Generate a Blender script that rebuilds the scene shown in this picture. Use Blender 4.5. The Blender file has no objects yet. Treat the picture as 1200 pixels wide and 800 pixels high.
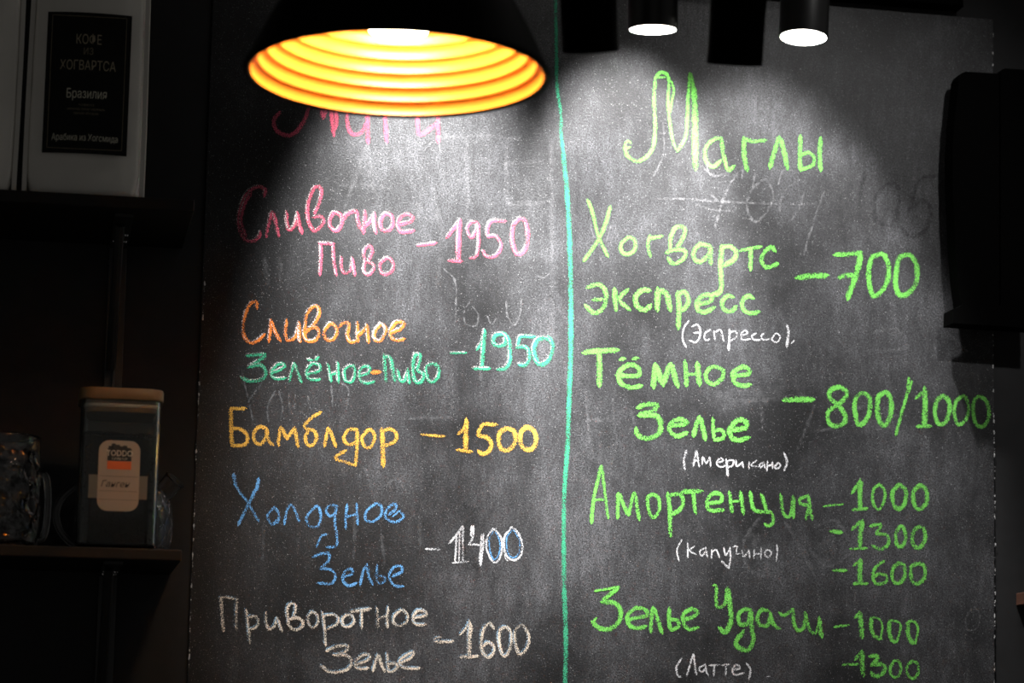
import bpy, bmesh, math, random
from mathutils import Vector, Matrix, noise

random.seed(7)
SC = bpy.context.scene
COL = SC.collection
PI = math.pi

# ------------------------------------------------------------------ camera
F_PX = 3000.0                       # focal length in pixels of a 1200 px wide frame
YAW, PITCH, ROLL = math.radians(10.6), math.radians(9.5), 0.015
CAM = Vector((-0.60, -3.20, 1.45))  # eye height 1.45 m, 3.2 m in front of the wall (wall plane y = 0)
FW = Vector((math.sin(YAW)*math.cos(PITCH), math.cos(YAW)*math.cos(PITCH), math.sin(PITCH)))
R0 = Vector((math.cos(YAW), -math.sin(YAW), 0))
U0 = R0.cross(FW)
RT = R0*math.cos(ROLL) + U0*math.sin(ROLL)
UP = U0*math.cos(ROLL) - R0*math.sin(ROLL)

def at(u, v, Y=0.0):
    """the point of the vertical plane y = Y that a pixel of the photograph looks at"""
    d = FW*F_PX + RT*(u-600) + UP*(400-v)
    return CAM + d*((Y-CAM.y)/d.y)

cam_data = bpy.data.cameras.new('camera')
cam = bpy.data.objects.new('camera', cam_data)
COL.objects.link(cam)
m3 = Matrix((RT, UP, -FW)).transposed()
cam.matrix_world = Matrix.Translation(CAM) @ m3.to_4x4()
cam_data.sensor_width = 36
cam_data.lens = F_PX/1200*36
cam_data.clip_start = 0.05
cam_data.dof.use_dof = True
cam_data.dof.focus_distance = 3.22
cam_data.dof.aperture_fstop = 3.4
SC.camera = cam

# ------------------------------------------------------------------ world, lamps, exposure
world = bpy.data.worlds.new('room_light')
SC.world = world
world.use_nodes = True
world.node_tree.nodes['Background'].inputs[0].default_value = (1.0, 0.97, 0.92, 1)
world.node_tree.nodes['Background'].inputs[1].default_value = 0.074
SC.view_settings.view_transform = 'Standard'
SC.view_settings.look = 'None'
SC.view_settings.exposure = 0.0
SC.view_settings.gamma = 1.0

BOARD_Y = -0.004
def spot(name, loc, target, power, half_deg, blend, color=(1, 0.985, 0.965), size=0.02):
    ld = bpy.data.lights.new(name, 'SPOT')
    ld.energy = power; ld.color = color
    ld.spot_size = math.radians(2*half_deg); ld.spot_blend = blend
    ld.shadow_soft_size = size
    o = bpy.data.objects.new(name, ld); COL.objects.link(o)
    o.location = loc
    o.rotation_euler = (Vector(target)-Vector(loc)).to_track_quat('-Z', 'Y').to_euler()
    return o

def aim(loc, apex, half, dx=0.0):
    """direction of a beam whose upper edge strikes the wall at apex"""
    loc = Vector(loc); e = Vector(apex)-loc
    a = math.atan2(e.y, -e.z)                        # angle from straight down
    a -= math.radians(half)
    return loc + Vector((e.x*0.6+dx, math.sin(a), -math.cos(a)))

# the track spotlights above the picture: mouth, aim point, power, half angle, blend
LAMPS = {}
def lamp(key, x, y, z, apex_px, power, half, blend, dx=0.0):
    p = Vector((x, y, z))
    LAMPS[key] = (p, aim(p, at(*apex_px, BOARD_Y), half, dx), power, half, blend)
XL_, XM_, XR_ = at(508, 75, BOARD_Y).x, at(722, 75, BOARD_Y).x, at(885, 95, BOARD_Y).x
lamp('pool_left',   XL_, -0.35, 2.72, (508, 46), 240, 18.5, 0.9, 0.0)
lamp('pool_middle', XM_, -0.35, 2.72, (722, 64), 165, 15.5, 0.5, 0.03)
lamp('pool_right',  XR_, -0.35, 2.72, (885, 84), 80, 22, 0.45)
LAMPS['wash_right'] = (Vector((XR_+0.25, -1.1, 2.72)), at(990, 330, BOARD_Y), 18, 22, 0.9)
for k, (loc, tgt, p, h, b) in LAMPS.items():
    spot('spotlight_beam', loc, tgt, p, h, b)

# ------------------------------------------------------------------ helpers
def link_mesh(name, bm, mats, parent=None, smooth=False, crease=None):
    me = bpy.data.meshes.new(name)
    bm.normal_update()
    if crease:
        for e in bm.edges:
            if len(e.link_faces) == 2 and e.calc_face_angle(0) > crease: e.smooth = False
    bm.to_mesh(me); bm.free()
    for m in (mats if isinstance(mats, (list, tuple)) else [mats]):
        me.materials.append(m)
    if smooth:
        for p in me.polygons: p.use_smooth = True
    o = bpy.data.objects.new(name, me)
    COL.objects.link(o)
    if parent is not None:
        o.parent = parent
    return o

def thing(name, label, cat, loc=(0, 0, 0), rotz=0, group=None):
    o = bpy.data.objects.new(name, None); COL.objects.link(o)
    o.empty_display_size = 0.05
    o.location = loc; o.rotation_euler = (0, 0, rotz)
    o['label'] = label; o['category'] = cat
    if group: o['group'] = group
    return o

def box(bm, x0, x1, y0, y1, z0, z1, bevel=0.0, seg=2, mat=0, M=None):
    vs = [bm.verts.new((x, y, z)) for x in (x0, x1) for y in (y0, y1) for z in (z0, z1)]
    f = [(0,1,3,2), (4,6,7,5), (0,4,5,1), (2,3,7,6), (0,2,6,4), (1,5,7,3)]
    fs = [bm.faces.new([vs[i] for i in q]) for q in f]
    for g in fs: g.material_index = mat
    es = list({e for g in fs for e in g.edges})
    if bevel > 0:
        r = bmesh.ops.bevel(bm, geom=es, offset=bevel, segments=seg, profile=0.5, affect='EDGES')
        vs = list({v for g in r['faces'] for v in g.verts} | {v for v in vs if v.is_valid})
        for g in r['faces']: g.material_index = mat
    if M is not None:
        bmesh.ops.transform(bm, matrix=M, verts=[v for v in vs if v.is_valid])
    return bm

def lathe(bm, prof, n=64, M=None, close=False, mat=0):
    """prof: list of (r, z); spun about z"""
    rings = []
    for r, z in prof:
        if r < 1e-6:
            rings.append([bm.verts.new((0, 0, z))])
        else:
            rings.append([bm.verts.new((r*math.cos(2*PI*i/n), r*math.sin(2*PI*i/n), z)) for i in range(n)])
    pairs = list(zip(rings, rings[1:]))
    if close: pairs.append((rings[-1], rings[0]))
    for a, b in pairs:
        for i in range(n):
            j = (i+1) % n
            if len(a) == 1 and len(b) == 1: continue
            if len(a) == 1: f = bm.faces.new((a[0], b[j], b[i]))
            elif len(b) == 1: f = bm.faces.new((a[i], a[j], b[0]))
            else: f = bm.faces.new((a[i], a[j], b[j], b[i]))
            f.material_index = mat
    if M is not None:
        bmesh.ops.transform(bm, matrix=M, verts=[v for ring in rings for v in ring])
    return bm

def tube(bm, pts, rad, n=10, caps=True, mat=0):
    pts = [Vector(p) for p in pts]
    rads = rad if isinstance(rad, (list, tuple)) else [rad]*len(pts)
    rings = []; up = None
    for i, p in enumerate(pts):
        t = (pts[min(i+1, len(pts)-1)]-pts[max(i-1, 0)]).normalized()
        if up is None:
            up = Vector((0, 0, 1)) if abs(t.z) < 0.9 else Vector((1, 0, 0))
        up = (up - t*up.dot(t)).normalized()
        s = t.cross(up)
        rings.append([bm.verts.new(p + (up*math.cos(2*PI*k/n) + s*math.sin(2*PI*k/n))*rads[i]) for k in range(n)])
    for a, b in zip(rings, rings[1:]):
        for k in range(n):
            f = bm.faces.new((a[k], a[(k+1) % n], b[(k+1) % n], b[k])); f.material_index = mat
    if caps:
        bm.faces.new(rings[0][::-1]).material_index = mat
        bm.faces.new(rings[-1]).material_index = mat
    return bm

def rrect(w, d, r, n=6):
    """rounded rectangle outline, counter-clockwise, centred"""
    out = []
    for cx, cy, a0 in ((w/2-r, d/2-r, 0), (-w/2+r, d/2-r, PI/2), (-w/2+r, -d/2+r, PI), (w/2-r, -d/2+r, 1.5*PI)):
        for i in range(n+1):
            a = a0 + i/n*PI/2
            out.append((cx+r*math.cos(a), cy+r*math.sin(a)))
    return out

def loft(bm, rings, cap0=True, cap1=True, mat=0):
    vr = [[bm.verts.new(p) for p in ring] for ring in rings]
    for a, b in zip(vr, vr[1:]):
        n = len(a)
        for i in range(n):
            f = bm.faces.new((a[i], a[(i+1) % n], b[(i+1) % n], b[i])); f.material_index = mat
    if cap0: bm.faces.new(vr[0][::-1]).material_index = mat
    if cap1: bm.faces.new(vr[-1]).material_index = mat
    return vr

# ------------------------------------------------------------------ materials
def new_mat(name):
    m = bpy.data.materials.new(name); m.use_nodes = True
    nt = m.node_tree
    return m, nt, nt.nodes['Principled BSDF'], nt.nodes['Material Output']

def plain(name, col, rough=0.5, metal=0.0, grain=0.12, scale=60, bump=0.0, spec=0.5, **kw):
    m, nt, p, out = new_mat(name)
    tc = nt.nodes.new('ShaderNodeTexCoord')
    nz = nt.nodes.new('ShaderNodeTexNoise'); nz.inputs['Scale'].default_value = scale; nz.inputs['Detail'].default_value = 4
    nt.links.new(tc.outputs['Object'], nz.inputs['Vector'])
    mix = nt.nodes.new('ShaderNodeMix'); mix.data_type = 'RGBA'
    mix.inputs['A'].default_value = (*[c*(1-grain) for c in col], 1); mix.inputs['B'].default_value = (*[min(1, c*(1+grain)) for c in col], 1)
    nt.links.new(nz.outputs['Fac'], mix.inputs['Factor']); nt.links.new(mix.outputs['Result'], p.inputs['Base Color'])
    p.inputs['Roughness'].default_value = rough; p.inputs['Metallic'].default_value = metal
    p.inputs['Specular IOR Level'].default_value = spec
    if bump:
        b = nt.nodes.new('ShaderNodeBump'); b.inputs['Strength'].default_value = bump; b.inputs['Distance'].default_value = 0.002
        nt.links.new(nz.outputs['Fac'], b.inputs['Height']); nt.links.new(b.outputs['Normal'], p.inputs['Normal'])
    return m

def emitter(name, col, strength):
    m, nt, p, out = new_mat(name)
    p.inputs['Base Color'].default_value = (*col, 1)
    p.inputs['Emission Color'].default_value = (*col, 1); p.inputs['Emission Strength'].default_value = strength
    return m

def glass(name, col=(1, 1, 1), rough=0.0, ior=1.45):
    m, nt, p, out = new_mat(name)
    p.inputs['Base Color'].default_value = (*col, 1); p.inputs['Roughness'].default_value = rough
    p.inputs['Transmission Weight'].default_value = 1.0; p.inputs['IOR'].default_value = ior
    return m

def ramp(nt, src, stops):
    r = nt.nodes.new('ShaderNodeValToRGB')
    e = r.color_ramp.elements
    while len(e) < len(stops): e.new(0.5)
    for k, (pos, c) in enumerate(stops):
        e[k].position = pos; e[k].color = (c, c, c, 1) if not isinstance(c, tuple) else (*c, 1)
    nt.links.new(src, r.inputs[0])
    return r

def math_node(nt, op, a, b=None, clamp=False):
    n = nt.nodes.new('ShaderNodeMath'); n.operation = op; n.use_clamp = clamp
    for i, x in enumerate((a, b)):
        if x is None: continue
        if isinstance(x, (int, float)): n.inputs[i].default_value = x
        else: nt.links.new(x, n.inputs[i])
    return n.outputs[0]

def board_material():
    m, nt, p, out = new_mat('chalkboard_paint')
    tc = nt.nodes.new('ShaderNodeTexCoord')
    def noise_tex(scale, detail=3, sx=1, sz=1, rough=0.55, rot=0):
        mp = nt.nodes.new('ShaderNodeMapping'); mp.inputs['Scale'].default_value = (sx, 1, sz); mp.inputs['Rotation'].default_value = (0, rot, 0)
        nt.links.new(tc.outputs['Object'], mp.inputs['Vector'])
        n = nt.nodes.new('ShaderNodeTexNoise'); n.inputs['Scale'].default_value = scale; n.inputs['Detail'].default_value = detail; n.inputs['Roughness'].default_value = rough
        nt.links.new(mp.outputs[0], n.inputs['Vector'])
        return n.outputs['Fac']
    cloud = noise_tex(5, 5, 1, 1, 0.6)             # wiped dust, broad
    streak = noise_tex(16, 5, 2.4, 0.5, 0.6)       # up-and-down wiping
    diag = noise_tex(60, 4, 2.2, 0.7, 0.6, 0.6)    # slanting cloth marks
    grain = noise_tex(520, 2, 1, 1, 0.7)
    glint = noise_tex(900, 1, 1.2, 0.8, 0.5, 0.6)  # glitter of the lit grain, painted in as pale dots
    d = math_node(nt, 'MULTIPLY', ramp(nt, cloud, [(0.38, 0.10), (0.66, 1.0)]).outputs[0], ramp(nt, streak, [(0.3, 0.45), (0.75, 1.0)]).outputs[0])
    d = math_node(nt, 'MULTIPLY', d, ramp(nt, diag, [(0.25, 0.5), (0.75, 1.1)]).outputs[0])
    d = math_node(nt, 'MULTIPLY', d, ramp(nt, grain, [(0.35, 0.15), (0.68, 2.0)]).outputs[0])
    sepx = nt.nodes.new('ShaderNodeSeparateXYZ'); nt.links.new(tc.outputs['Object'], sepx.inputs[0])   # the left margin was never written on: less dust
    xm_ = math_node(nt, 'ADD', sepx.outputs[0], math_node(nt, 'MULTIPLY', cloud, 0.12))
    mr = nt.nodes.new('ShaderNodeMapRange'); mr.inputs['From Min'].default_value = at(245, 400, BOARD_Y).x+0.05; mr.inputs['From Max'].default_value = at(470, 400, BOARD_Y).x+0.05; mr.inputs['To Min'].default_value = 0.18
    nt.links.new(xm_, mr.inputs['Value'])
    d = math_node(nt, 'MULTIPLY', d, mr.outputs[0])
    mix = nt.nodes.new('ShaderNodeMix'); mix.data_type = 'RGBA'
    mix.inputs['A'].default_value = (0.0090, 0.0090, 0.0096, 1); mix.inputs['B'].default_value = (0.128, 0.129, 0.139, 1)
    nt.links.new(math_node(nt, 'MULTIPLY', d, 0.85, True), mix.inputs['Factor'])
    mix2 = nt.nodes.new('ShaderNodeMix'); mix2.data_type = 'RGBA'
    mix2.inputs['B'].default_value = (0.55, 0.55, 0.56, 1)
    nt.links.new(mix.outputs['Result'], mix2.inputs['A'])
    nt.links.new(ramp(nt, glint, [(0.71, 0.0), (0.77, 0.6)]).outputs[0], mix2.inputs['Factor'])
    nt.links.new(mix2.outputs['Result'], p.inputs['Base Color'])
    p.inputs['Roughness'].default_value = 0.42
    p.inputs['Specular IOR Level'].default_value = 0.34
    b = nt.nodes.new('ShaderNodeBump'); b.inputs['Strength'].default_value = 0.55; b.inputs['Distance'].default_value = 0.0009
    nt.links.new(grain, b.inputs['Height']); nt.links.new(b.outputs['Normal'], p.inputs['Normal'])
    return m

def chalk_material(name, col, thr=0.40, soft=0.10, peak=1.0, scale=700, col2=None):
    """a chalk stroke: full in the middle, crumbling where the stick skipped over the grain; v runs -1..1 across the ribbon"""
    m, nt, p, out = new_mat(name)
    uv = nt.nodes.new('ShaderNodeUVMap'); uv.uv_map = 'UVMap'
    sep = nt.nodes.new('ShaderNodeSeparateXYZ'); nt.links.new(uv.outputs[0], sep.inputs[0])
    tc = nt.nodes.new('ShaderNodeTexCoord')
    mp = nt.nodes.new('ShaderNodeMapping'); mp.inputs['Scale'].default_value = (1.15, 1, 0.85); mp.inputs['Rotation'].default_value = (0, 0.5, 0)
    nt.links.new(tc.outputs['Object'], mp.inputs['Vector'])
    n1 = nt.nodes.new('ShaderNodeTexNoise'); n1.inputs['Scale'].default_value = scale; n1.inputs['Detail'].default_value = 2; n1.inputs['Roughness'].default_value = 0.7
    n2 = nt.nodes.new('ShaderNodeTexNoise'); n2.inputs['Scale'].default_value = 45; n2.inputs['Detail'].default_value = 2
    nt.links.new(mp.outputs[0], n1.inputs['Vector']); nt.links.new(tc.outputs['Object'], n2.inputs['Vector'])
    a = math_node(nt, 'ABSOLUTE', sep.outputs[1])
    a = math_node(nt, 'POWER', a, 3.0)
    edge = math_node(nt, 'MULTIPLY', a, 0.30)                       # edges need a higher grain to hold chalk
    press = math_node(nt, 'MULTIPLY', math_node(nt, 'SUBTRACT', n2.outputs['Fac'], 0.5), 0.35)
    x = math_node(nt, 'ADD', math_node(nt, 'SUBTRACT', n1.outputs['Fac'], edge), press)
    x = math_node(nt, 'SUBTRACT', x, thr)
    x = math_node(nt, 'DIVIDE', x, soft, True)
    x = math_node(nt, 'MULTIPLY', x, peak)
    mix = nt.nodes.new('ShaderNodeMix'); mix.data_type = 'RGBA'
    c2 = col2 or tuple(min(1, c*1.0+0.04) for c in col)
    mix.inputs['A'].default_value = (*[c*0.78 for c in col], 1); mix.inputs['B'].default_value = (*c2, 1)
    nt.links.new(n1.outputs['Fac'], mix.inputs['Factor'])
    nt.links.new(mix.outputs['Result'], p.inputs['Base Color'])
    p.inputs['Roughness'].default_value = 0.9; p.inputs['Specular IOR Level'].default_value = 0.1
    nt.links.new(x, p.inputs['Alpha'])
    return m

M_BOARD = board_material()
M_WALL = plain('black_wall_paint', (0.016, 0.016, 0.017), 0.65, grain=0.35, scale=30, bump=0.15, spec=0.3)
M_CEIL = plain('dark_ceiling_paint', (0.012, 0.012, 0.012), 0.8)
M_FLOOR = plain('dark_floor', (0.05, 0.04, 0.035), 0.6)
M_SHELF = plain('black_stained_wood', (0.011, 0.009, 0.0075), 0.55, grain=0.5, scale=40, spec=0.3)
M_BLACK = plain('black_powder_coat', (0.012, 0.012, 0.012), 0.38, grain=0.1)
M_MATT = plain('matt_black_plastic', (0.0012, 0.0012, 0.0012), 0.8, spec=0.03)
M_STEEL = plain('bracket_steel', (0.05, 0.05, 0.05), 0.4, metal=0.6)
M_SCREW = plain('screw_zinc', (0.55, 0.55, 0.55), 0.25, metal=1.0)
M_BAMBOO = plain('bamboo_lid', (0.17, 0.10, 0.04), 0.45, grain=0.2, scale=25)
M_BROWN = plain('brown_shelf_wood', (0.13, 0.06, 0.04), 0.5, grain=0.3, scale=30)
M_BAG = plain('white_coffee_bag_foil', (0.80, 0.77, 0.71), 0.45, grain=0.06, scale=35, bump=0.25, spec=0.5)
M_LABEL = plain('black_label_print', (0.010, 0.010, 0.009), 0.5, grain=0.6, scale=50)
M_GOLD_INK = plain('label_ink', (0.42, 0.36, 0.25), 0.6, grain=0.15, scale=400)
M_CREAM_INK = plain('label_ink_pale', (0.75, 0.72, 0.58), 0.6, grain=0.15, scale=400)
M_DIM_INK = plain('label_ink_dim', (0.26, 0.22, 0.15), 0.6, grain=0.15, scale=400)
M_GLASS = glass('clear_glass')
M_GREEN_GLASS = glass('jar_glass', (0.96, 1.0, 0.95))
M_TEA = plain('dried_tea', (0.005, 0.004, 0.003), 0.9, grain=0.7, scale=300, bump=0.8)
M_PAPER = plain('sticker_paper', (0.32, 0.28, 0.23), 0.6, grain=0.06)
M_INK = plain('black_ink', (0.02, 0.02, 0.02), 0.6)
M_ORANGE = plain('orange_print', (0.65, 0.13, 0.03), 0.6)
M_WHITE_INK = plain('white_print', (0.6, 0.58, 0.5), 0.6)

CHALK = {
    'red':    chalk_material('pink_chalk', (0.62, 0.085, 0.15)),
    'orange': chalk_material('orange_chalk', (0.80, 0.21, 0.025)),
    'teal':   chalk_material('teal_chalk', (0.035, 0.36, 0.19)),
    'yellow': chalk_material('ochre_chalk', (0.74, 0.34, 0.045), col2=(0.78, 0.48, 0.10)),
    'blue':   chalk_material('blue_chalk', (0.07, 0.28, 0.66), thr=0.43, col2=(0.20, 0.46, 0.80)),
    'white':  chalk_material('white_chalk', (0.74, 0.74, 0.77), thr=0.40),
    'cream':  chalk_material('cream_chalk', (0.72, 0.56, 0.40), thr=0.43, col2=(0.85, 0.78, 0.68)),
    'green':  chalk_material('lime_chalk', (0.165, 0.60, 0.085), thr=0.38, scale=750),
}
FAINT = {
    'faint': chalk_material('wiped_chalk_faint', (0.5, 0.5, 0.52), thr=0.36, soft=0.45, peak=0.30, scale=350),
    'smear': chalk_material('wiped_chalk_smear', (0.45, 0.45, 0.47), thr=0.36, soft=0.7, peak=0.26, scale=300),
    'haze':  chalk_material('wiped_chalk_haze', (0.42, 0.42, 0.44), thr=0.35, soft=0.9, peak=0.2, scale=120),
    'dark':  chalk_material('wiped_to_bare_board', (0.012, 0.012, 0.013), thr=0.2, soft=0.6, peak=0.45, scale=200),
    'dots':  chalk_material('chalk_caught_on_edge', (0.7, 0.7, 0.7), thr=0.52, soft=0.1, peak=0.9, scale=160),
    'under_white': chalk_material('under_white_chalk', (0.80, 0.76, 0.76), thr=0.47, soft=0.16),
    'under_blue':  chalk_material('under_blue_chalk', (0.35, 0.58, 0.80), thr=0.47, soft=0.16),
}
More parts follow.
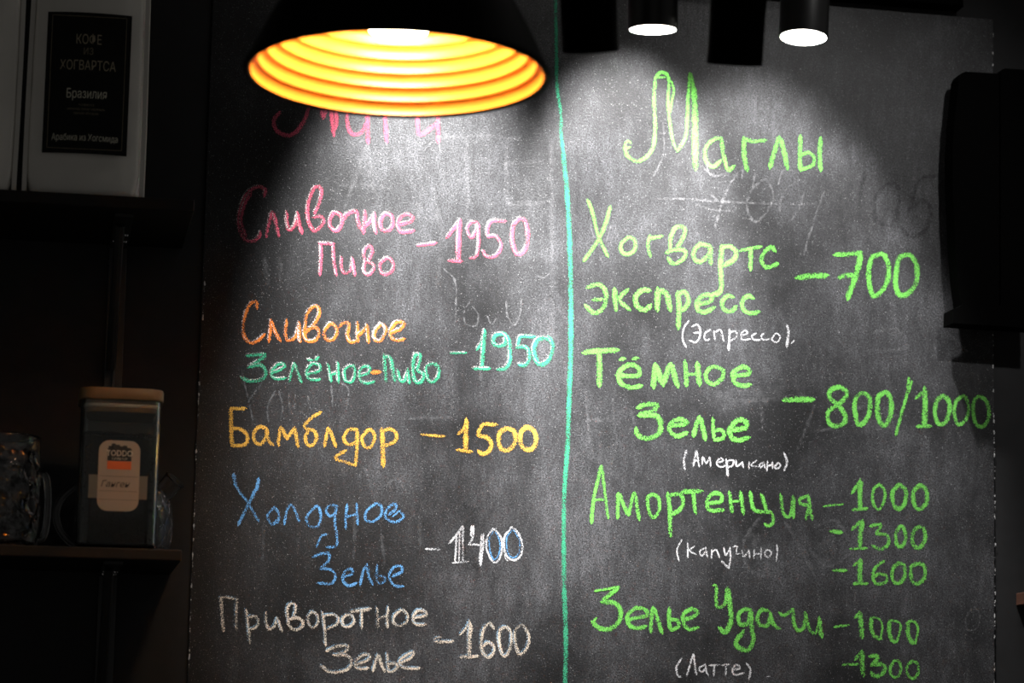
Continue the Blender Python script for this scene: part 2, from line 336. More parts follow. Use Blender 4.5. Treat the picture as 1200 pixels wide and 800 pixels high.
# ------------------------------------------------------------------ chalk writing
# every word: (part name, label, colour key, under-chalk key, crop origin and scale of the tracing, default width in px, strokes)
RED, ORA, TEA, YEL, BLU, WHI, TAN, GRN = 'red', 'orange', 'teal', 'yellow', 'blue', 'white', 'cream', 'green'
WORDS = [
 ('chalk_word', 'pink chalk heading half hidden by the lamp', RED, None, 300, 110, 4.615, 6,
  ["130,100 98,140 110,195 170,225 222,200 262,140 280,90 300,20 330,-40 350,-30 345,50 362,130", "362,130 385,60 410,-50", "412,-60 405,60 420,225", "430,60 436,150 425,190",
   "600,60 530,60 492,120 510,205 560,215 600,160", "600,60 604,160 606,265", "706,262 705,60 800,60", "872,60 874,150 888,220 978,160", "985,60 984,160 986,262"]),
 ('chalk_word', 'pink chalk word, dark at its first letter', RED, WHI, 270, 200, 5, 5.5,
  ["197,148 203,112 170,92 130,105 88,145 58,220 46,290 55,350 85,402 130,412 165,390 178,358", "120,130 80,200 62,300 90,380", "210,385 222,320 245,245 265,300 282,382",
   "330,240 328,290 345,345 375,320 395,255", "393,245 400,300 418,365", "455,175 452,250 462,310 492,350 530,325 547,290 525,268 488,272", "458,300 450,230 465,160 492,100 525,95 532,130 520,190 492,250",
   "605,245 580,290 590,335 625,350 652,310 648,262 612,242", "665,285 682,255 735,238 745,290 762,335 778,345", "790,235 785,300 778,365", "782,330 815,300 845,255", "845,250 842,300 852,365",
   "910,250 880,290 885,340 920,352 950,320 945,265 905,250", "990,315 1050,300 1070,272 1030,255 990,282 982,330 1005,358 1075,352"]),
 ('chalk_word', None, RED, WHI, 270, 200, 5, 4.5,
  ["524,610 530,520 530,428", "522,424 605,428", "602,430 606,520 620,612", "650,505 650,570 670,600 700,588 718,520", "714,512 728,612", "792,530 780,580 800,610 830,592 842,555 805,530",
   "792,540 782,475 812,440 832,470 808,532", "912,512 875,550 888,600 930,602 958,560 935,515 905,512"]),
 ('chalk_price', 'pink chalk price', RED, WHI, 480, 220, 6.667, 5,
  [(4.2, "60,450 130,442 207,432"), (5, "290,388 340,325 400,250"), (7, "392,262 382,400 380,570"), (5, "308,568 408,576"),
   (4, "545,310 522,272 482,270 452,310 460,365 490,388 515,345 525,292"), (4.6, "535,290 540,400 532,500 512,542 475,548"),
   (4.6, "752,262 642,262 608,325 610,385"), (4.6, "612,382 668,375 700,410 715,460 688,515 640,542 595,530 574,490"), (6, "862,240 812,290 800,370 812,460 842,520 890,500 922,420 918,320 895,252 850,238")]),
 ('chalk_word', 'orange chalk word', ORA, WHI, 270, 340, 5, 5,
  ["155,105 150,68 120,75 90,130 75,210 82,270 112,305 150,300 200,260", "225,300 232,240 237,175", "238,180 262,240 292,298", "330,175 322,240 335,290 378,275 403,195", "403,190 402,250 408,305",
   "437,265 442,160 472,105 510,95 520,140 485,205 440,245", "442,200 430,250 450,295 500,290 520,250 500,218 460,222", "582,195 550,240 560,285 600,288 625,240 605,200 575,195",
   "640,212 662,190 695,198 685,260 702,300 737,300", "745,190 744,250 746,302", "745,268 775,240 800,212", "800,202 802,250 808,305", "882,195 842,250 850,290 885,292 910,230 885,195",
   "942,250 1000,225 1017,192 972,188 936,240 945,280 980,293 1020,285"]),
 ('chalk_word', 'teal chalk word with a dotted letter', TEA, WHI, 270, 340, 5, 4.6,
  [(5.5, "95,382 200,377 155,420 105,450"), (5.5, "108,448 180,440 205,480 195,515 140,532 95,528 65,508"), "240,485 300,462 318,440 285,430 245,468 242,500 270,518 325,515", "345,530 358,480 374,428", "376,430 395,480 415,538",
   "450,492 520,472 522,440 482,430 447,470 450,508 480,523 528,522", (5, "455,405 477,410"), (5, "498,405 516,394"), "570,430 580,480 590,535", "592,492 632,480", "630,425 630,480 632,540",
   "702,440 668,470 672,525 708,538 727,500 725,450 700,438", "760,500 810,482 812,450 780,445 755,480 762,528 800,543 845,535",
   (6, "900,380 905,460 910,530"), "905,382 935,392", (6, "937,392 948,450 962,530"), (5, "980,470 992,520 1018,530 1040,465"), "1040,460 1043,500 1047,545",
   (5.5, "1083,372 1068,435 1076,515 1100,542 1126,525 1128,488 1098,470"), (5, "1085,375 1110,380 1105,430 1090,460"), (5, "1172,432 1145,455 1157,518 1186,538 1215,505 1221,460 1200,432 1170,432")]),
 ('chalk_dash', 'small orange chalk dash between two teal words', ORA, None, 270, 340, 5, 6, ["828,480 878,480"]),
 ('chalk_price', 'teal chalk price', TEA, WHI, 480, 360, 6.667, 6,
  [(3.5, "320,356 442,355"), (5, "525,328 560,280 582,200"), (6, "587,180 575,300 560,470"), (5, "500,477 625,478"),
   (6, "770,250 732,208 672,215 650,260 682,300 738,290 750,245"), (6, "752,222 775,260 782,350 778,430 748,475 688,485"), (5.5, "975,230 870,226 850,270 840,312"), (5.5, "840,315 900,308 932,350 928,420 900,450 855,445"),
   (7, "1050,238 1000,255 968,320 982,400 1025,445 1088,410 1118,320 1100,255 1052,235")]),
 ('chalk_word', 'yellow ochre chalk word', YEL, None, 250, 455, 5, 5,
  ["188,118 102,118", (6, "104,118 104,200 108,330"), "108,235 150,235 190,262 200,300 180,330 110,335", "312,235 270,225 238,260 242,308 275,326 305,292 314,240", "315,240 322,300 350,332",
   (5.5, "380,335 384,285 392,228"), (5.5, "400,228 415,262 430,295"), (5, "432,295 455,260 475,232"), (5.5, "478,232 488,290 495,342"), "630,140 580,168 535,215 545,240", "545,238 588,248 605,290 582,332 548,325 540,285 558,245",
   "650,340 660,285 672,232", "680,235 700,290 716,340", "842,240 792,242 765,290 790,328 835,312 842,250", "845,245 842,340 832,450", "830,450 770,430 715,410 740,385 778,365",
   "908,240 870,290 890,342 922,340 945,290 930,248 905,240", (6.5, "988,238 994,350 995,455"), "992,248 1040,238 1073,270 1062,310 1008,335"]),
 ('chalk_price', 'yellow ochre chalk price', YEL, None, 460, 460, 5.714, 6,
  [(4, "195,278 270,288 348,292"), (5, "438,275 478,240 494,190"), (7, "495,180 490,290 490,388"), (4.5, "430,380 530,396"), (5, "697,215 612,210 588,240 570,272"), (6, "572,285 638,305 663,350 640,395 602,410 577,390"),
   (6.5, "765,235 718,270 712,340 738,382 790,375 822,320 812,260 765,234"), (6.5, "900,225 862,260 856,330 882,375 930,378 960,330 950,260 900,224")]),
 ('chalk_word', 'blue chalk word with a hooked letter', BLU, None, 260, 545, 5, 4,
  [(5.5, "70,52 76,90 84,130"), "78,110 105,160 150,215 215,328", (5, "217,78 205,130 182,170"), (4.5, "190,160 150,240 95,350"), "307,245 270,290 285,342 322,335 335,290 310,245", (2.5, "290,350 322,318"), "365,345 382,262 408,228", "410,230 432,272 452,332",
   "552,238 498,300 510,352 558,358 580,310 570,250 548,238", "677,240 632,235 612,270 635,298 665,280 675,245", "670,245 662,330 675,420 668,475 615,478", (3, "618,405 588,410 570,440 553,478"),
   "735,230 725,300 725,370", (3.5, "730,302 795,284"), "790,225 795,345", "907,220 850,265 842,318 888,328 933,290 932,238 900,220", "978,288 1012,262 1024,238 1005,226 970,255 957,300 985,327 1020,332 1058,312 1064,292 1048,276", (2.8, "1000,300 1045,264")]),
 ('chalk_word', None, BLU, None, 260, 545, 5, 4.2,
  ["535,535 602,515 628,522 622,560 575,605", "577,603 640,612 665,650 640,692 560,690", "712,655 765,635 755,605 722,622 708,670 740,705 790,690", "810,700 828,620 852,580", "852,582 862,650 882,698",
   "910,585 905,650 918,690 950,682 955,658 918,642", "1000,650 1055,622 1045,590 1002,602 980,655 1010,703 1062,710"]),
 ('chalk_price', 'white chalk price with blue inner lines', WHI, None, 470, 590, 5.714, 3.2,
  [(3, "165,302 260,308"), (3.5, "320,265 370,210 412,152"), (3.4, "415,152 413,270 415,390"), (3, "372,215 362,390"), (2.5, "392,190 388,390"), (3, "345,395 450,388"), (3, "485,150 478,230 455,270"), (3, "472,150 468,220"), (3.2, "452,272 540,278"), (3.5, "552,205 545,300 530,412"),
   (3, "540,210 525,390"), (3, "617,165 577,225 575,310 625,395 668,345 672,240 620,165"), (2, "640,170 600,190 565,260 595,370"), (3, "742,155 690,230 700,340 752,378 802,345 808,250 748,158"), (2, "760,165 790,200 812,270"), (2, "688,250 695,350 715,385")]),
 ('chalk_price_inner_line', 'pale blue inner lines of the zeros', BLU, None, 470, 590, 5.714, 2.2,
  ["620,185 592,230 597,320 625,375 657,330 660,250 628,185", "745,172 706,235 715,330 752,362 788,330 792,250 750,172"]),
 ('chalk_word', 'cream chalk word with pale blue edges', TAN, BLU, 240, 680, 6.667, 4.6,
  [(5.2, "125,130 136,260 145,398"), (4.5, "115,132 180,130 258,147"), (5, "250,142 244,260 244,380"), "322,232 335,330 350,485", (4, "340,282 398,280 418,330 390,370 352,375"), "480,255 475,320 500,375 540,360 562,300", "565,290 580,340 600,395",
   "652,335 642,240 660,185 700,182 706,230 690,285", "665,300 720,290 765,320 758,360 720,385 680,375 648,330", (4, "835,242 803,290 817,345 850,368 885,320 872,262 838,240"), "920,248 933,370 942,505", (4, "930,272 1000,265 1042,290 1030,340 960,375"),
   "1110,265 1072,300 1082,350 1130,358 1165,320 1150,275 1112,264", (6, "1145,240 1290,222"), "1224,238 1224,370", "1345,215 1350,362", (4, "1355,298 1420,275"), "1434,212 1422,290 1426,365", "1540,225 1482,270 1476,328 1520,355 1578,320 1578,262 1538,223",
   (4.5, "1635,290 1725,270 1715,237 1660,235 1625,290 1648,338 1725,345")]),
 ('chalk_word', None, TAN, BLU, 360, 680, 6.667, 4.6,
  [(5, "152,548 232,512 318,512 290,560 207,580"), (5, "207,580 300,582 343,620 328,680 250,712 162,708 112,662"), "378,655 470,620 490,590 450,577 392,610 372,660 410,688 475,685", (5, "512,705 530,640 552,577"), (5, "556,578 575,640 602,708"),
   "625,575 626,640 632,700", "630,648 680,645 702,675 662,710 630,700", "730,640 810,600 828,560 762,588 717,640 762,680 880,685"]),
 ('chalk_price', 'cream chalk price with pale blue edges', TAN, BLU, 480, 680, 6.667, 5,
  [(5, "202,475 338,475"), (3, "192,458 225,440 250,445"), (3.5, "395,420 438,372 470,312"), (7.4, "475,340 466,460 465,590"), (5, "398,596 535,592"), (5, "655,375 625,332 582,370 558,460 567,550 610,598 655,560 650,505 610,482 572,512"),
   (5, "740,362 702,392 697,480 727,578 760,580 790,500 793,412 765,367 732,360"), (5.2, "870,347 822,400 827,500 860,573 908,540 932,460 908,382 870,347")]),
 # ---- right hand column
 ('chalk_heading', 'large lime green chalk heading with a tall looped first letter', GRN, None, 715, 70, 5.333, 6,
  [(3.4, "128,545 107,552 93,530 110,508 130,522"), (5, "90,540 108,600 165,635 222,610 265,550 280,460 280,380 274,280 277,180 287,110 318,80 355,92 368,140"), (4.2, "368,140 362,250 370,370 390,500 418,568"), (4.6, "420,570 468,490 480,400 486,250 498,85"),
   (3, "380,130 398,190 385,260 376,330"), (3, "300,110 340,110"), (5, "503,85 515,140 525,220"), (8.4, "522,170 530,320 530,420 532,680"), (5.4, "692,490 645,500 595,560 603,640 645,668 690,632"), (5.4, "695,492 707,590 738,688 775,665"),
   (6.5, "838,488 836,580 855,690"), (5.2, "838,492 890,510 975,504"), (6.5, "998,675 1024,580 1054,485"), (6.5, "1065,490 1090,590 1106,680"), (6, "1190,478 1186,590 1188,690"), (5, "1192,595 1240,580 1276,615 1264,660 1215,680 1188,685"), (6.4, "1317,490 1310,590 1315,692")]),
 ('chalk_word', None, GRN, None, 670, 225, 5.333, 5.6,
  [(4.5, "100,50 130,130 165,270 225,402"), (5, "240,92 210,200 165,300 75,430"), (5.2, "355,280 312,320 312,372 350,388 393,360 395,302 357,279"), (5, "490,272 476,330 490,400"), (5, "485,290 565,276"),
   "618,370 617,290 650,222 700,220 704,260 650,365", "590,379 640,362 705,365 708,405 665,442 625,445 604,412", (6, "862,338 802,328 762,375 768,422 808,432 858,388 864,345"), (6, "868,338 868,448"),
   (6.4, "940,335 928,458 936,570 924,625 866,646"), (6, "942,345 992,340 1028,378 1010,424 952,458"), (4.6, "1048,365 1184,341"), (6, "1120,360 1116,485"), (6, "1272,372 1248,345 1205,374 1185,423 1216,470 1290,448")]),
 ('chalk_word', None, GRN, None, 670, 320, 6.667, 6,
  ["120,110 200,87 253,120 268,200 240,280 170,308 108,250", (4.5, "165,207 245,205"), (6.4, "335,122 338,200 345,288"), (5.4, "440,127 372,205 455,290"), (6.8, "608,137 550,132 500,190 512,260 570,290 615,252"), (7.4, "672,122 668,290"), (7, "680,125 740,165 770,290"),
   (6.8, "828,150 838,280 830,430"), "832,162 880,147 912,210 888,270 852,290", "980,242 1078,222 1090,182 1040,170 978,222 990,290 1040,305 1118,265",
   "1262,188 1218,178 1175,225 1190,282 1240,298 1288,262", "1418,198 1378,178 1330,222 1342,282 1390,312 1462,302"]),
 ('chalk_note', 'small white chalk note in brackets', WHI, None, 780, 350, 6.667, 2.4,
  ["180,175 142,230 132,310 158,378", "205,215 245,202 270,240 265,300 235,340 187,325", "222,265 265,265", "350,242 305,272 312,325 345,315", "377,250 385,325", "387,260 430,245 453,330", (3.4, "500,240 497,320 490,398"), "502,260 550,255 553,300 510,325",
   "582,290 638,270 620,247 587,280 602,320 660,315", "710,270 672,290 692,320 740,320", "770,270 747,290 762,320 812,315", "850,280 830,320 870,340 893,300 870,270 847,280", (4, "950,208 960,270 945,373"), (2, "980,350 1005,325")]),
 ('chalk_price', 'lime green chalk price', GRN, None, 915, 270, 6.667, 7,
  [(8, "125,368 240,355 360,352"), (6, "418,190 520,185 628,172"), (8, "622,172 600,300 522,532"), (6.5, "450,367 520,350 580,352"), (7, "770,187 712,212 687,310 692,420 720,508 790,470 838,370 838,262 800,188 762,186"), (7, "980,187 922,222 902,320 897,430 932,508 1008,480 1058,400 1063,280 1020,202 972,187")]),
 ('chalk_word', None, GRN, None, 680, 390, 5.714, 7,
  [(7, "22,130 130,120 250,115"), (7.5, "128,135 130,250 126,352"), (6.4, "245,282 340,290 392,280 388,232 330,212 262,260 267,330 330,363 410,355"), (6, "265,176 296,174"), (6, "352,172 383,170"), (7.4, "490,365 495,290 502,212"), (7.2, "505,215 525,270 552,350"), (7.2, "555,345 575,280 605,208"), (7.2, "608,208 632,290 652,358"),
   (6.5, "702,190 708,270 710,352"), (4, "715,280 780,275"), (7.5, "785,203 790,270 797,345"), (6, "900,222 852,252 842,310 890,343 943,310 957,252 900,220"), (6.2, "1015,290 1080,284 1132,268 1118,235 1075,230 1022,270 1032,328 1080,353 1138,347")]),
 ('chalk_word', None, GRN, None, 680, 390, 5.714, 6.5,
  [(6.5, "382,500 442,478 513,482 482,520 392,550"), (7, "392,550 500,552 538,600 528,670 450,707 382,680 375,640"), (6, "600,622 690,612 715,598 662,577 602,612 602,660 650,690 715,668"), "757,690 775,620 797,562", (7, "803,565 820,630 835,712"), (4.8, "888,570 890,640 895,710"), (5.5, "900,652 948,652 960,700 900,718"),
   (7, "1000,652 1060,645 1112,628 1100,590 1052,587 1002,642 1012,698 1060,718 1130,702")]),
 ('chalk_note', 'small white chalk note in brackets', WHI, None, 780, 460, 6.667, 2.5,
  [(3, "163,452 142,520 150,600"), "215,575 228,510 240,450", "240,450 252,510 262,580", "222,532 256,530", "285,560 290,502 318,550 345,503 350,575", "395,547 450,532 430,510 397,550 430,580 470,570", (3.5, "475,520 480,580 485,648"), "482,530 530,530 522,570 487,580", "550,530 555,575 598,545", "600,540 606,585", "655,540 650,595", "710,530 667,565 720,580",
   "765,545 732,560 742,585 770,560", "767,540 776,590", "797,530 790,610", "797,570 832,565", "835,540 835,590", "880,545 852,580 872,595 898,565 877,545", (3.2, "925,470 948,540 925,608")]),
 ('chalk_price', 'lime green chalk price with a slash, longest of the prices', GRN, None, 905, 430, 7.273, 6.5,
  [(7.5, "98,280 220,275 348,278"), "560,318 492,270 492,205 560,172 628,202 623,260 555,320 477,380 482,470 540,503 608,478 620,412 562,320", (6.4, "770,217 712,262 702,360 732,490 798,450 832,350 820,252 772,214"), (7, "950,217 902,262 897,380 922,478 970,488 1008,400 1012,290 980,222 942,217"), (4.6, "1165,92 1150,220 1100,400 1052,578"), (3, "1190,115 1165,220"),
   (5, "1222,265 1290,205"), (7.8, "1300,180 1302,350 1297,500"), (5, "1235,506 1350,504"), (6.4, "1455,240 1402,290 1387,400 1417,483 1475,470 1508,390 1503,290 1457,240"), (5.4, "1615,250 1562,300 1552,400 1587,488 1655,440 1673,340 1645,257 1612,248"), (5.6, "1755,247 1717,300 1717,430 1757,503 1815,490 1848,400 1825,292 1765,247")]),
 ('chalk_word', None, GRN, None, 680, 535, 8, 5,
  [(5, "102,622 130,370 195,92"), (4.2, "200,88 232,350 260,573"), (4, "125,400 225,400"), "348,575 355,345", "365,345 400,440 447,545", "455,545 475,440 500,342", "512,335 530,460 552,590", (4.8, "677,347 632,390 642,500 682,572 740,500 735,392 682,347"), (6, "823,342 838,500 845,742"), (5.5, "832,362 930,352 963,420 930,500 852,540"),
   (6, "950,325 1140,325"), (5.5, "1060,340 1068,440 1082,528"), (5.6, "1185,432 1240,432 1318,420 1320,358 1242,345 1187,425 1217,498 1345,502"), (5.5, "1398,330 1422,520"), (4, "1422,420 1502,413"), (5.5, "1502,330 1515,440 1528,533"), (5.5, "1593,330 1620,480 1684,514 1786,518"), (5, "1697,350 1725,440 1750,522"), (4.5, "1800,522 1808,612 1762,648 1730,628"),
   (5.2, "1880,352 1906,532 1970,546 1996,368"), (5, "2002,375 1998,480 1996,572"), (4.5, "2138,368 2062,392 2064,440 2145,455"), (4.8, "2140,362 2152,470 2172,585"), (4.5, "2145,455 2115,585")]),
 ('chalk_note', 'small white chalk note in brackets', WHI, None, 780, 540, 6.154, 2.4,
  ["118,567 82,640 95,720", "160,590 160,695", "210,615 172,645 220,675", "290,625 247,650 262,685 290,650", "290,620 295,660 302,697", "333,640 330,700", "335,652 365,640 378,670 387,697", "420,625 432,680 460,640", (2.6, "465,625 467,700 455,775"), (3.4, "455,775 405,722"), "485,620 515,615 510,665 540,670", "550,640 560,690 598,652", "600,640 606,700", "640,640 635,705", "640,670 680,670", "690,625 686,705", "740,640 712,665 735,695 763,665 740,640", (2.6, "803,605 805,660 797,720")]),
 ('chalk_price', 'lime green chalk price, topmost of a stack of three', GRN, None, 950, 550, 5.333, 6,
  [(3, "80,230 140,222 203,218"), (4.5, "257,147 308,72"), (6.6, "312,68 308,150 308,240"), (4.5, "260,250 355,243"), (4.4, "430,90 392,130 390,210 425,248 458,200 463,132 427,90"), (6, "555,92 512,140 517,218 550,246 588,210 593,132 550,90"), (6, "685,94 642,140 647,218 680,248 722,208 723,132 682,92")]),
 ('chalk_price', 'lime green chalk price, middle of a stack of three', GRN, None, 950, 550, 5.333, 6,
  [(5, "122,385 195,393"), (4.5, "257,375 308,325"), (7, "325,322 310,400 308,480"), (4, "247,494 350,492"), (4.5, "370,352 438,345 408,400"), (4.8, "410,402 478,410 483,468 430,498 387,475"), (5.4, "560,352 532,400 540,472 570,478 593,430 580,367 557,352"), (6, "675,357 637,400 642,470 680,486 713,440 708,372 674,355")]),
 ('chalk_price', 'lime green chalk price, lowest of a stack of three', GRN, None, 950, 550, 5.333, 6,
  [(4.5, "142,630 223,630"), (3.5, "267,600 308,565"), (7, "313,562 308,640 310,708"), (4.2, "265,714 355,712"), (4.6, "460,572 407,610 387,670 410,713 468,703 473,665 430,652 392,672"), (5.4, "550,582 512,620 512,690 550,710 588,670 583,602 547,580"), (5.4, "670,587 627,610 632,690 670,713 713,670 708,602 667,585")]),
 ('chalk_word', None, GRN, None, 680, 675, 6.4, 5.6,
  [(3.6, "110,110 200,95 285,82"), (6, "285,84 230,130 162,188"), (6.5, "162,190 258,202 303,260 288,340 220,393 142,388 92,342"), (3, "95,340 122,312"), (5.5, "352,322 430,312 500,288 480,247 412,242 352,300 372,370 430,388 495,375"), (5.5, "527,420 532,330 545,235"), (5.5, "555,240 580,320 612,425"),
   (5.4, "668,240 664,320 672,398"), (5.2, "675,322 730,332 733,380 680,405"), (5.5, "765,322 820,315 870,288 880,262 832,247 772,292 782,368 820,398 885,385")]),
 ('chalk_word', None, GRN, None, 800, 675, 6.4, 5.8,
  [(3, "225,68 245,65 255,80"), (5, "253,80 250,180 267,233 318,200 335,92"), (6.8, "340,92 358,250 358,350 320,418 277,387"), (5.6, "510,252 462,247 417,290 430,358 488,350 508,265"), (6.2, "512,252 520,400 530,480 490,553 412,530 402,480 458,410"), (5.8, "640,260 592,252 558,310 582,368 640,360 660,285"), (5.4, "657,272 668,330 692,370 728,393"), (5, "725,272 760,293 828,247"),
   (5.4, "830,250 832,340 862,403 905,388 918,320"), (5, "918,272 945,380 988,428 1020,372 1025,310"), (6, "1025,312 1030,390 1042,455")]),
 ('chalk_note', 'small white chalk note in brackets', WHI, None, 800, 675, 6.4, 2.8,
  [(3, "-8,615 -47,680 -38,740 -13,758"), (3, "30,745 55,660 80,582"), (3, "82,582 90,660 102,735"), "165,662 122,690 142,718 172,692", "170,660 176,710 190,745", "200,667 280,665", "237,670 232,745", "290,667 350,660", "327,670 320,740", "367,700 430,690 402,662 372,700 390,738 460,725", (3.2, "480,652 508,700 495,773"), (1.6, "630,752 655,750")]),
 ('chalk_price', 'lime green chalk price with leaning thin zeros, above the lowest one', GRN, None, 950, 690, 7.273, 5,
  [(3.6, "202,322 325,308"), (5, "377,242 408,212"), (6.8, "418,200 430,300 436,412"), (5.6, "517,245 515,330 545,402 598,425"), (3, "522,240 580,252 610,310 595,422"), (6, "672,272 667,350 688,428 728,452"), (3.4, "672,265 738,277 768,320 735,448"), (6, "832,282 827,370 852,440 888,463"), (3.4, "810,292 860,272 903,300 912,370 888,462")]),
 ('chalk_price', 'lime green chalk price at the bottom edge of the picture', GRN, None, 950, 690, 7.273, 5,
  [(3.6, "275,645 405,640"), (5, "377,600 432,535"), (7, "438,532 440,650 446,733"), (5.4, "502,572 568,572 550,620 512,650"), (6, "522,640 608,642 633,680 590,737 542,738 517,710"), (4.2, "715,607 677,670 692,738 740,748 768,690 755,622 717,607"), (4.4, "865,612 822,660 827,730 870,763 913,720 913,642 870,610")]),
 ('dividing_line', 'long teal chalk line down the board', TEA, None, 0, 0, 1, 6.2,
  [(5, "650,-60 652,60 652.5,100 657,132 657.5,157 661,185"), (6.8, "660,180 664,220 666.5,260 668.5,320 669,400 667.5,450 665,525"), (6.4, "665.5,515 661.5,575 660.5,640 661.5,700 663,750 661.5,830")]),
]
# what earlier writing left behind: faint wiped strokes
GHOSTS = [
 ('wiped_chalk', 780, 180, 3.636, 2.2, 'faint', ["312,90 262,150 205,328", "195,175 215,195 245,212", "0,190 250,205 500,215 640,215", "425,105 370,150 345,220 378,290 430,250 458,170 430,108", "572,108 510,160 487,230 508,300 560,250 592,160", "672,165 620,320 590,430", "130,215 200,240 300,245",
   "160,60 205,95 260,80", "330,60 325,110", "380,80 372,140", "500,60 480,130"]),
 ('wiped_chalk', 780, 180, 3.636, 3.4, 'dark', ["847,78 830,180", "942,130 895,190 897,280 960,302 992,220 985,130 945,128", "1160,95 1080,112 1050,210", "1030,240 1098,200 1132,250 1102,330 1040,350 1008,318"]),
 ('wiped_chalk', 500, 300, 7.5, 1.6, 'faint', ["150,110 250,220 258,400 250,570 190,600", "380,400 332,480 340,590 430,612 452,520 402,440", "530,520 568,600 612,550", "700,400 708,520 772,605 822,500 830,380", "960,170 1030,190 1080,150"]),
 ('wiped_chalk', 230, 100, 2.667, 7, 'smear', ["740,162 920,158", "845,165 848,420", "966,165 972,372", "965,245 1080,237", "975,372 1085,367", "975,168 1012,162", "465,380 500,280 530,190", "532,190 545,280 570,380", "450,312 600,318", "1108,170 1112,420 1112,790", "705,320 690,420", "740,320 765,480 750,640", "215,540 222,620", "260,540 262,610"]),
 ('wiped_chalk', 270, 340, 5, 1.8, 'faint', ["62,460 100,620 132,760", "112,640 170,560 190,530", "262,590 218,680 222,772", "285,590 305,680 298,740", "340,600 350,720", "380,610 372,690", "455,620 470,700", "640,540 690,580 680,700", "590,560 600,690"]),
 ('wiped_chalk', 270, 400, 2.666, 3, 'smear', ["410,90 415,175", "692,100 690,240", "780,40 782,120", "105,560 100,690", "390,540 385,690", "470,560 480,700", "590,540 592,640", "560,240 700,236", "400,430 420,400 440,470", "480,450 520,430 545,460"]),
 ('wiped_chalk', 270, 400, 2.666, 22, 'dark', ["742,520 762,560", "690,640 760,700", "740,580 722,650"]),
 ('wiped_chalk', 660, 380, 1.904, 3.4, 'smear', ["50,150 58,262", "110,165 118,272", "52,215 112,212", "150,190 170,260", "400,172 482,166", "442,170 444,240", "520,285 562,180", "560,240 610,230", "640,190 690,180", "700,232 745,205 742,290 700,282", "690,20 740,10 770,50 700,60", "600,20 640,60", "860,20 900,60", "100,480 105,560", "440,430 405,480 410,540 455,560 500,530", "495,440 520,480 560,560", "560,450 610,440 640,500 590,540 550,500", "700,480 760,470", "150,590 160,660", "480,640 520,700"]),
 ('wiped_chalk', 660, 380, 1.904, 26, 'haze', ["330,170 540,150", "660,220 800,260", "60,240 110,330", "600,480 560,560", "420,470 470,540", "240,560 170,520"]),
 ('wiped_chalk', 1120, 600, 4, 1.6, 'faint', ["80,440 46,500 55,550 98,542 112,480 84,440"]),
 ('wiped_chalk', 300, 110, 4.615, 1.4, 'faint', ["490,235 530,282 588,240", "606,270 612,305", "706,262 710,292", "885,235 895,275", "990,262 996,320", "905,310 960,250", "410,225 425,260 450,262"]),
 ('wiped_chalk', 715, 70, 5.333, 1.8, 'faint', ["330,370 335,560 310,650 270,728", "600,650 620,710 650,715", "760,760 800,700", "530,690 535,720"]),
 ('wiped_chalk', 670, 225, 5.333, 2, 'faint', ["115,210 140,290", "245,210 215,310", "520,42 780,42", "170,400 210,470"]),
 ('worn_edge_chalk', 0, 0, 1, 1.6, 'dots', ["240,330 232,480 227.5,610 225.5,660 223.5,720 221.5,780", "1163.5,30 1163.5,200 1163.5,400 1165.5,560 1166,650 1165,810"]),
]

def catmull(pts, step):
    if len(pts) == 2:
        ctrl = pts
    if len(pts) < 2: return pts
    P = [pts[0]*2-pts[1]] + pts + [pts[-1]*2-pts[-2]]
    if (pts[0]-pts[-1]).length < 1e-4: P[0] = pts[-2]; P[-1] = pts[1]
    out = []
    for i in range(1, len(P)-2):
        p0, p1, p2, p3 = P[i-1], P[i], P[i+1], P[i+2]
        n = max(2, int((p2-p1).length/step))
        for k in range(n):
            t = k/n
            out.append(0.5*((2*p1) + (p2-p0)*t + (2*p0-5*p1+4*p2-p3)*t*t + (3*p1-p0-3*p2+p3)*t**3))
    out.append(pts[-1])
    return out

LAYER = [0]
def ribbon(bm, uvl, px_pts, w_px, mat=0, dx=0.0, dy=0.0, wob=0.05):
    pts = []
    for (u, v) in px_pts:
        p = at(u+dx, v+dy, BOARD_Y)
        pts.append(Vector((p.x, p.z)))
    s = 0.00108                                     # metres per pixel on the board
    path = catmull(pts, 0.0017)
    n = len(path)
    if n < 2: return
    L = [0.0]
    for a, b in zip(path, path[1:]): L.append(L[-1]+(b-a).length)
    w = w_px*s/2*1.18
    LAYER[0] += 1
    y0 = BOARD_Y - 0.0002 - (LAYER[0] % 24)*0.00001
    prev = None
    ph = random.random()*100
    for i, p in enumerate(path):
        t = (path[min(i+1, n-1)]-path[max(i-1, 0)])
        if t.length < 1e-9: continue
        t.normalize()
        nrm = Vector((-t.y, t.x))
        d = min(L[i], L[-1]-L[i])
        cap = math.sqrt(max(0.0, 1-(1-min(1, d/(w*0.9)))**2))*0.75+0.25
        ww = w*cap*(1+wob*2*noise.noise(Vector((L[i]*160, ph, 0))))
        y = y0 - i*2e-7
        if i == 0: p = p - t*w*0.6
        if i == n-1: p = p + t*w*0.6
        a = p+nrm*ww; b = p-nrm*ww
        va = bm.verts.new((a.x, y, a.y)); vb = bm.verts.new((b.x, y, b.y))
        if prev:
            f = bm.faces.new((prev[0], prev[1], vb, va)); f.material_index = mat
            us = (prev[2], prev[2], L[i], L[i]); vs = (1, -1, -1, 1)
            for lp, uu, vv in zip(f.loops, us, vs): lp[uvl].uv = (uu, vv)
        prev = (va, vb, L[i])

def parse(st, ox, oy, s, dw):
    if isinstance(st, tuple): w, st = st
    else: w = dw
    return w, [(ox+float(a)/s, oy+float(b)/s) for a, b in (q.split(',') for q in st.split())]

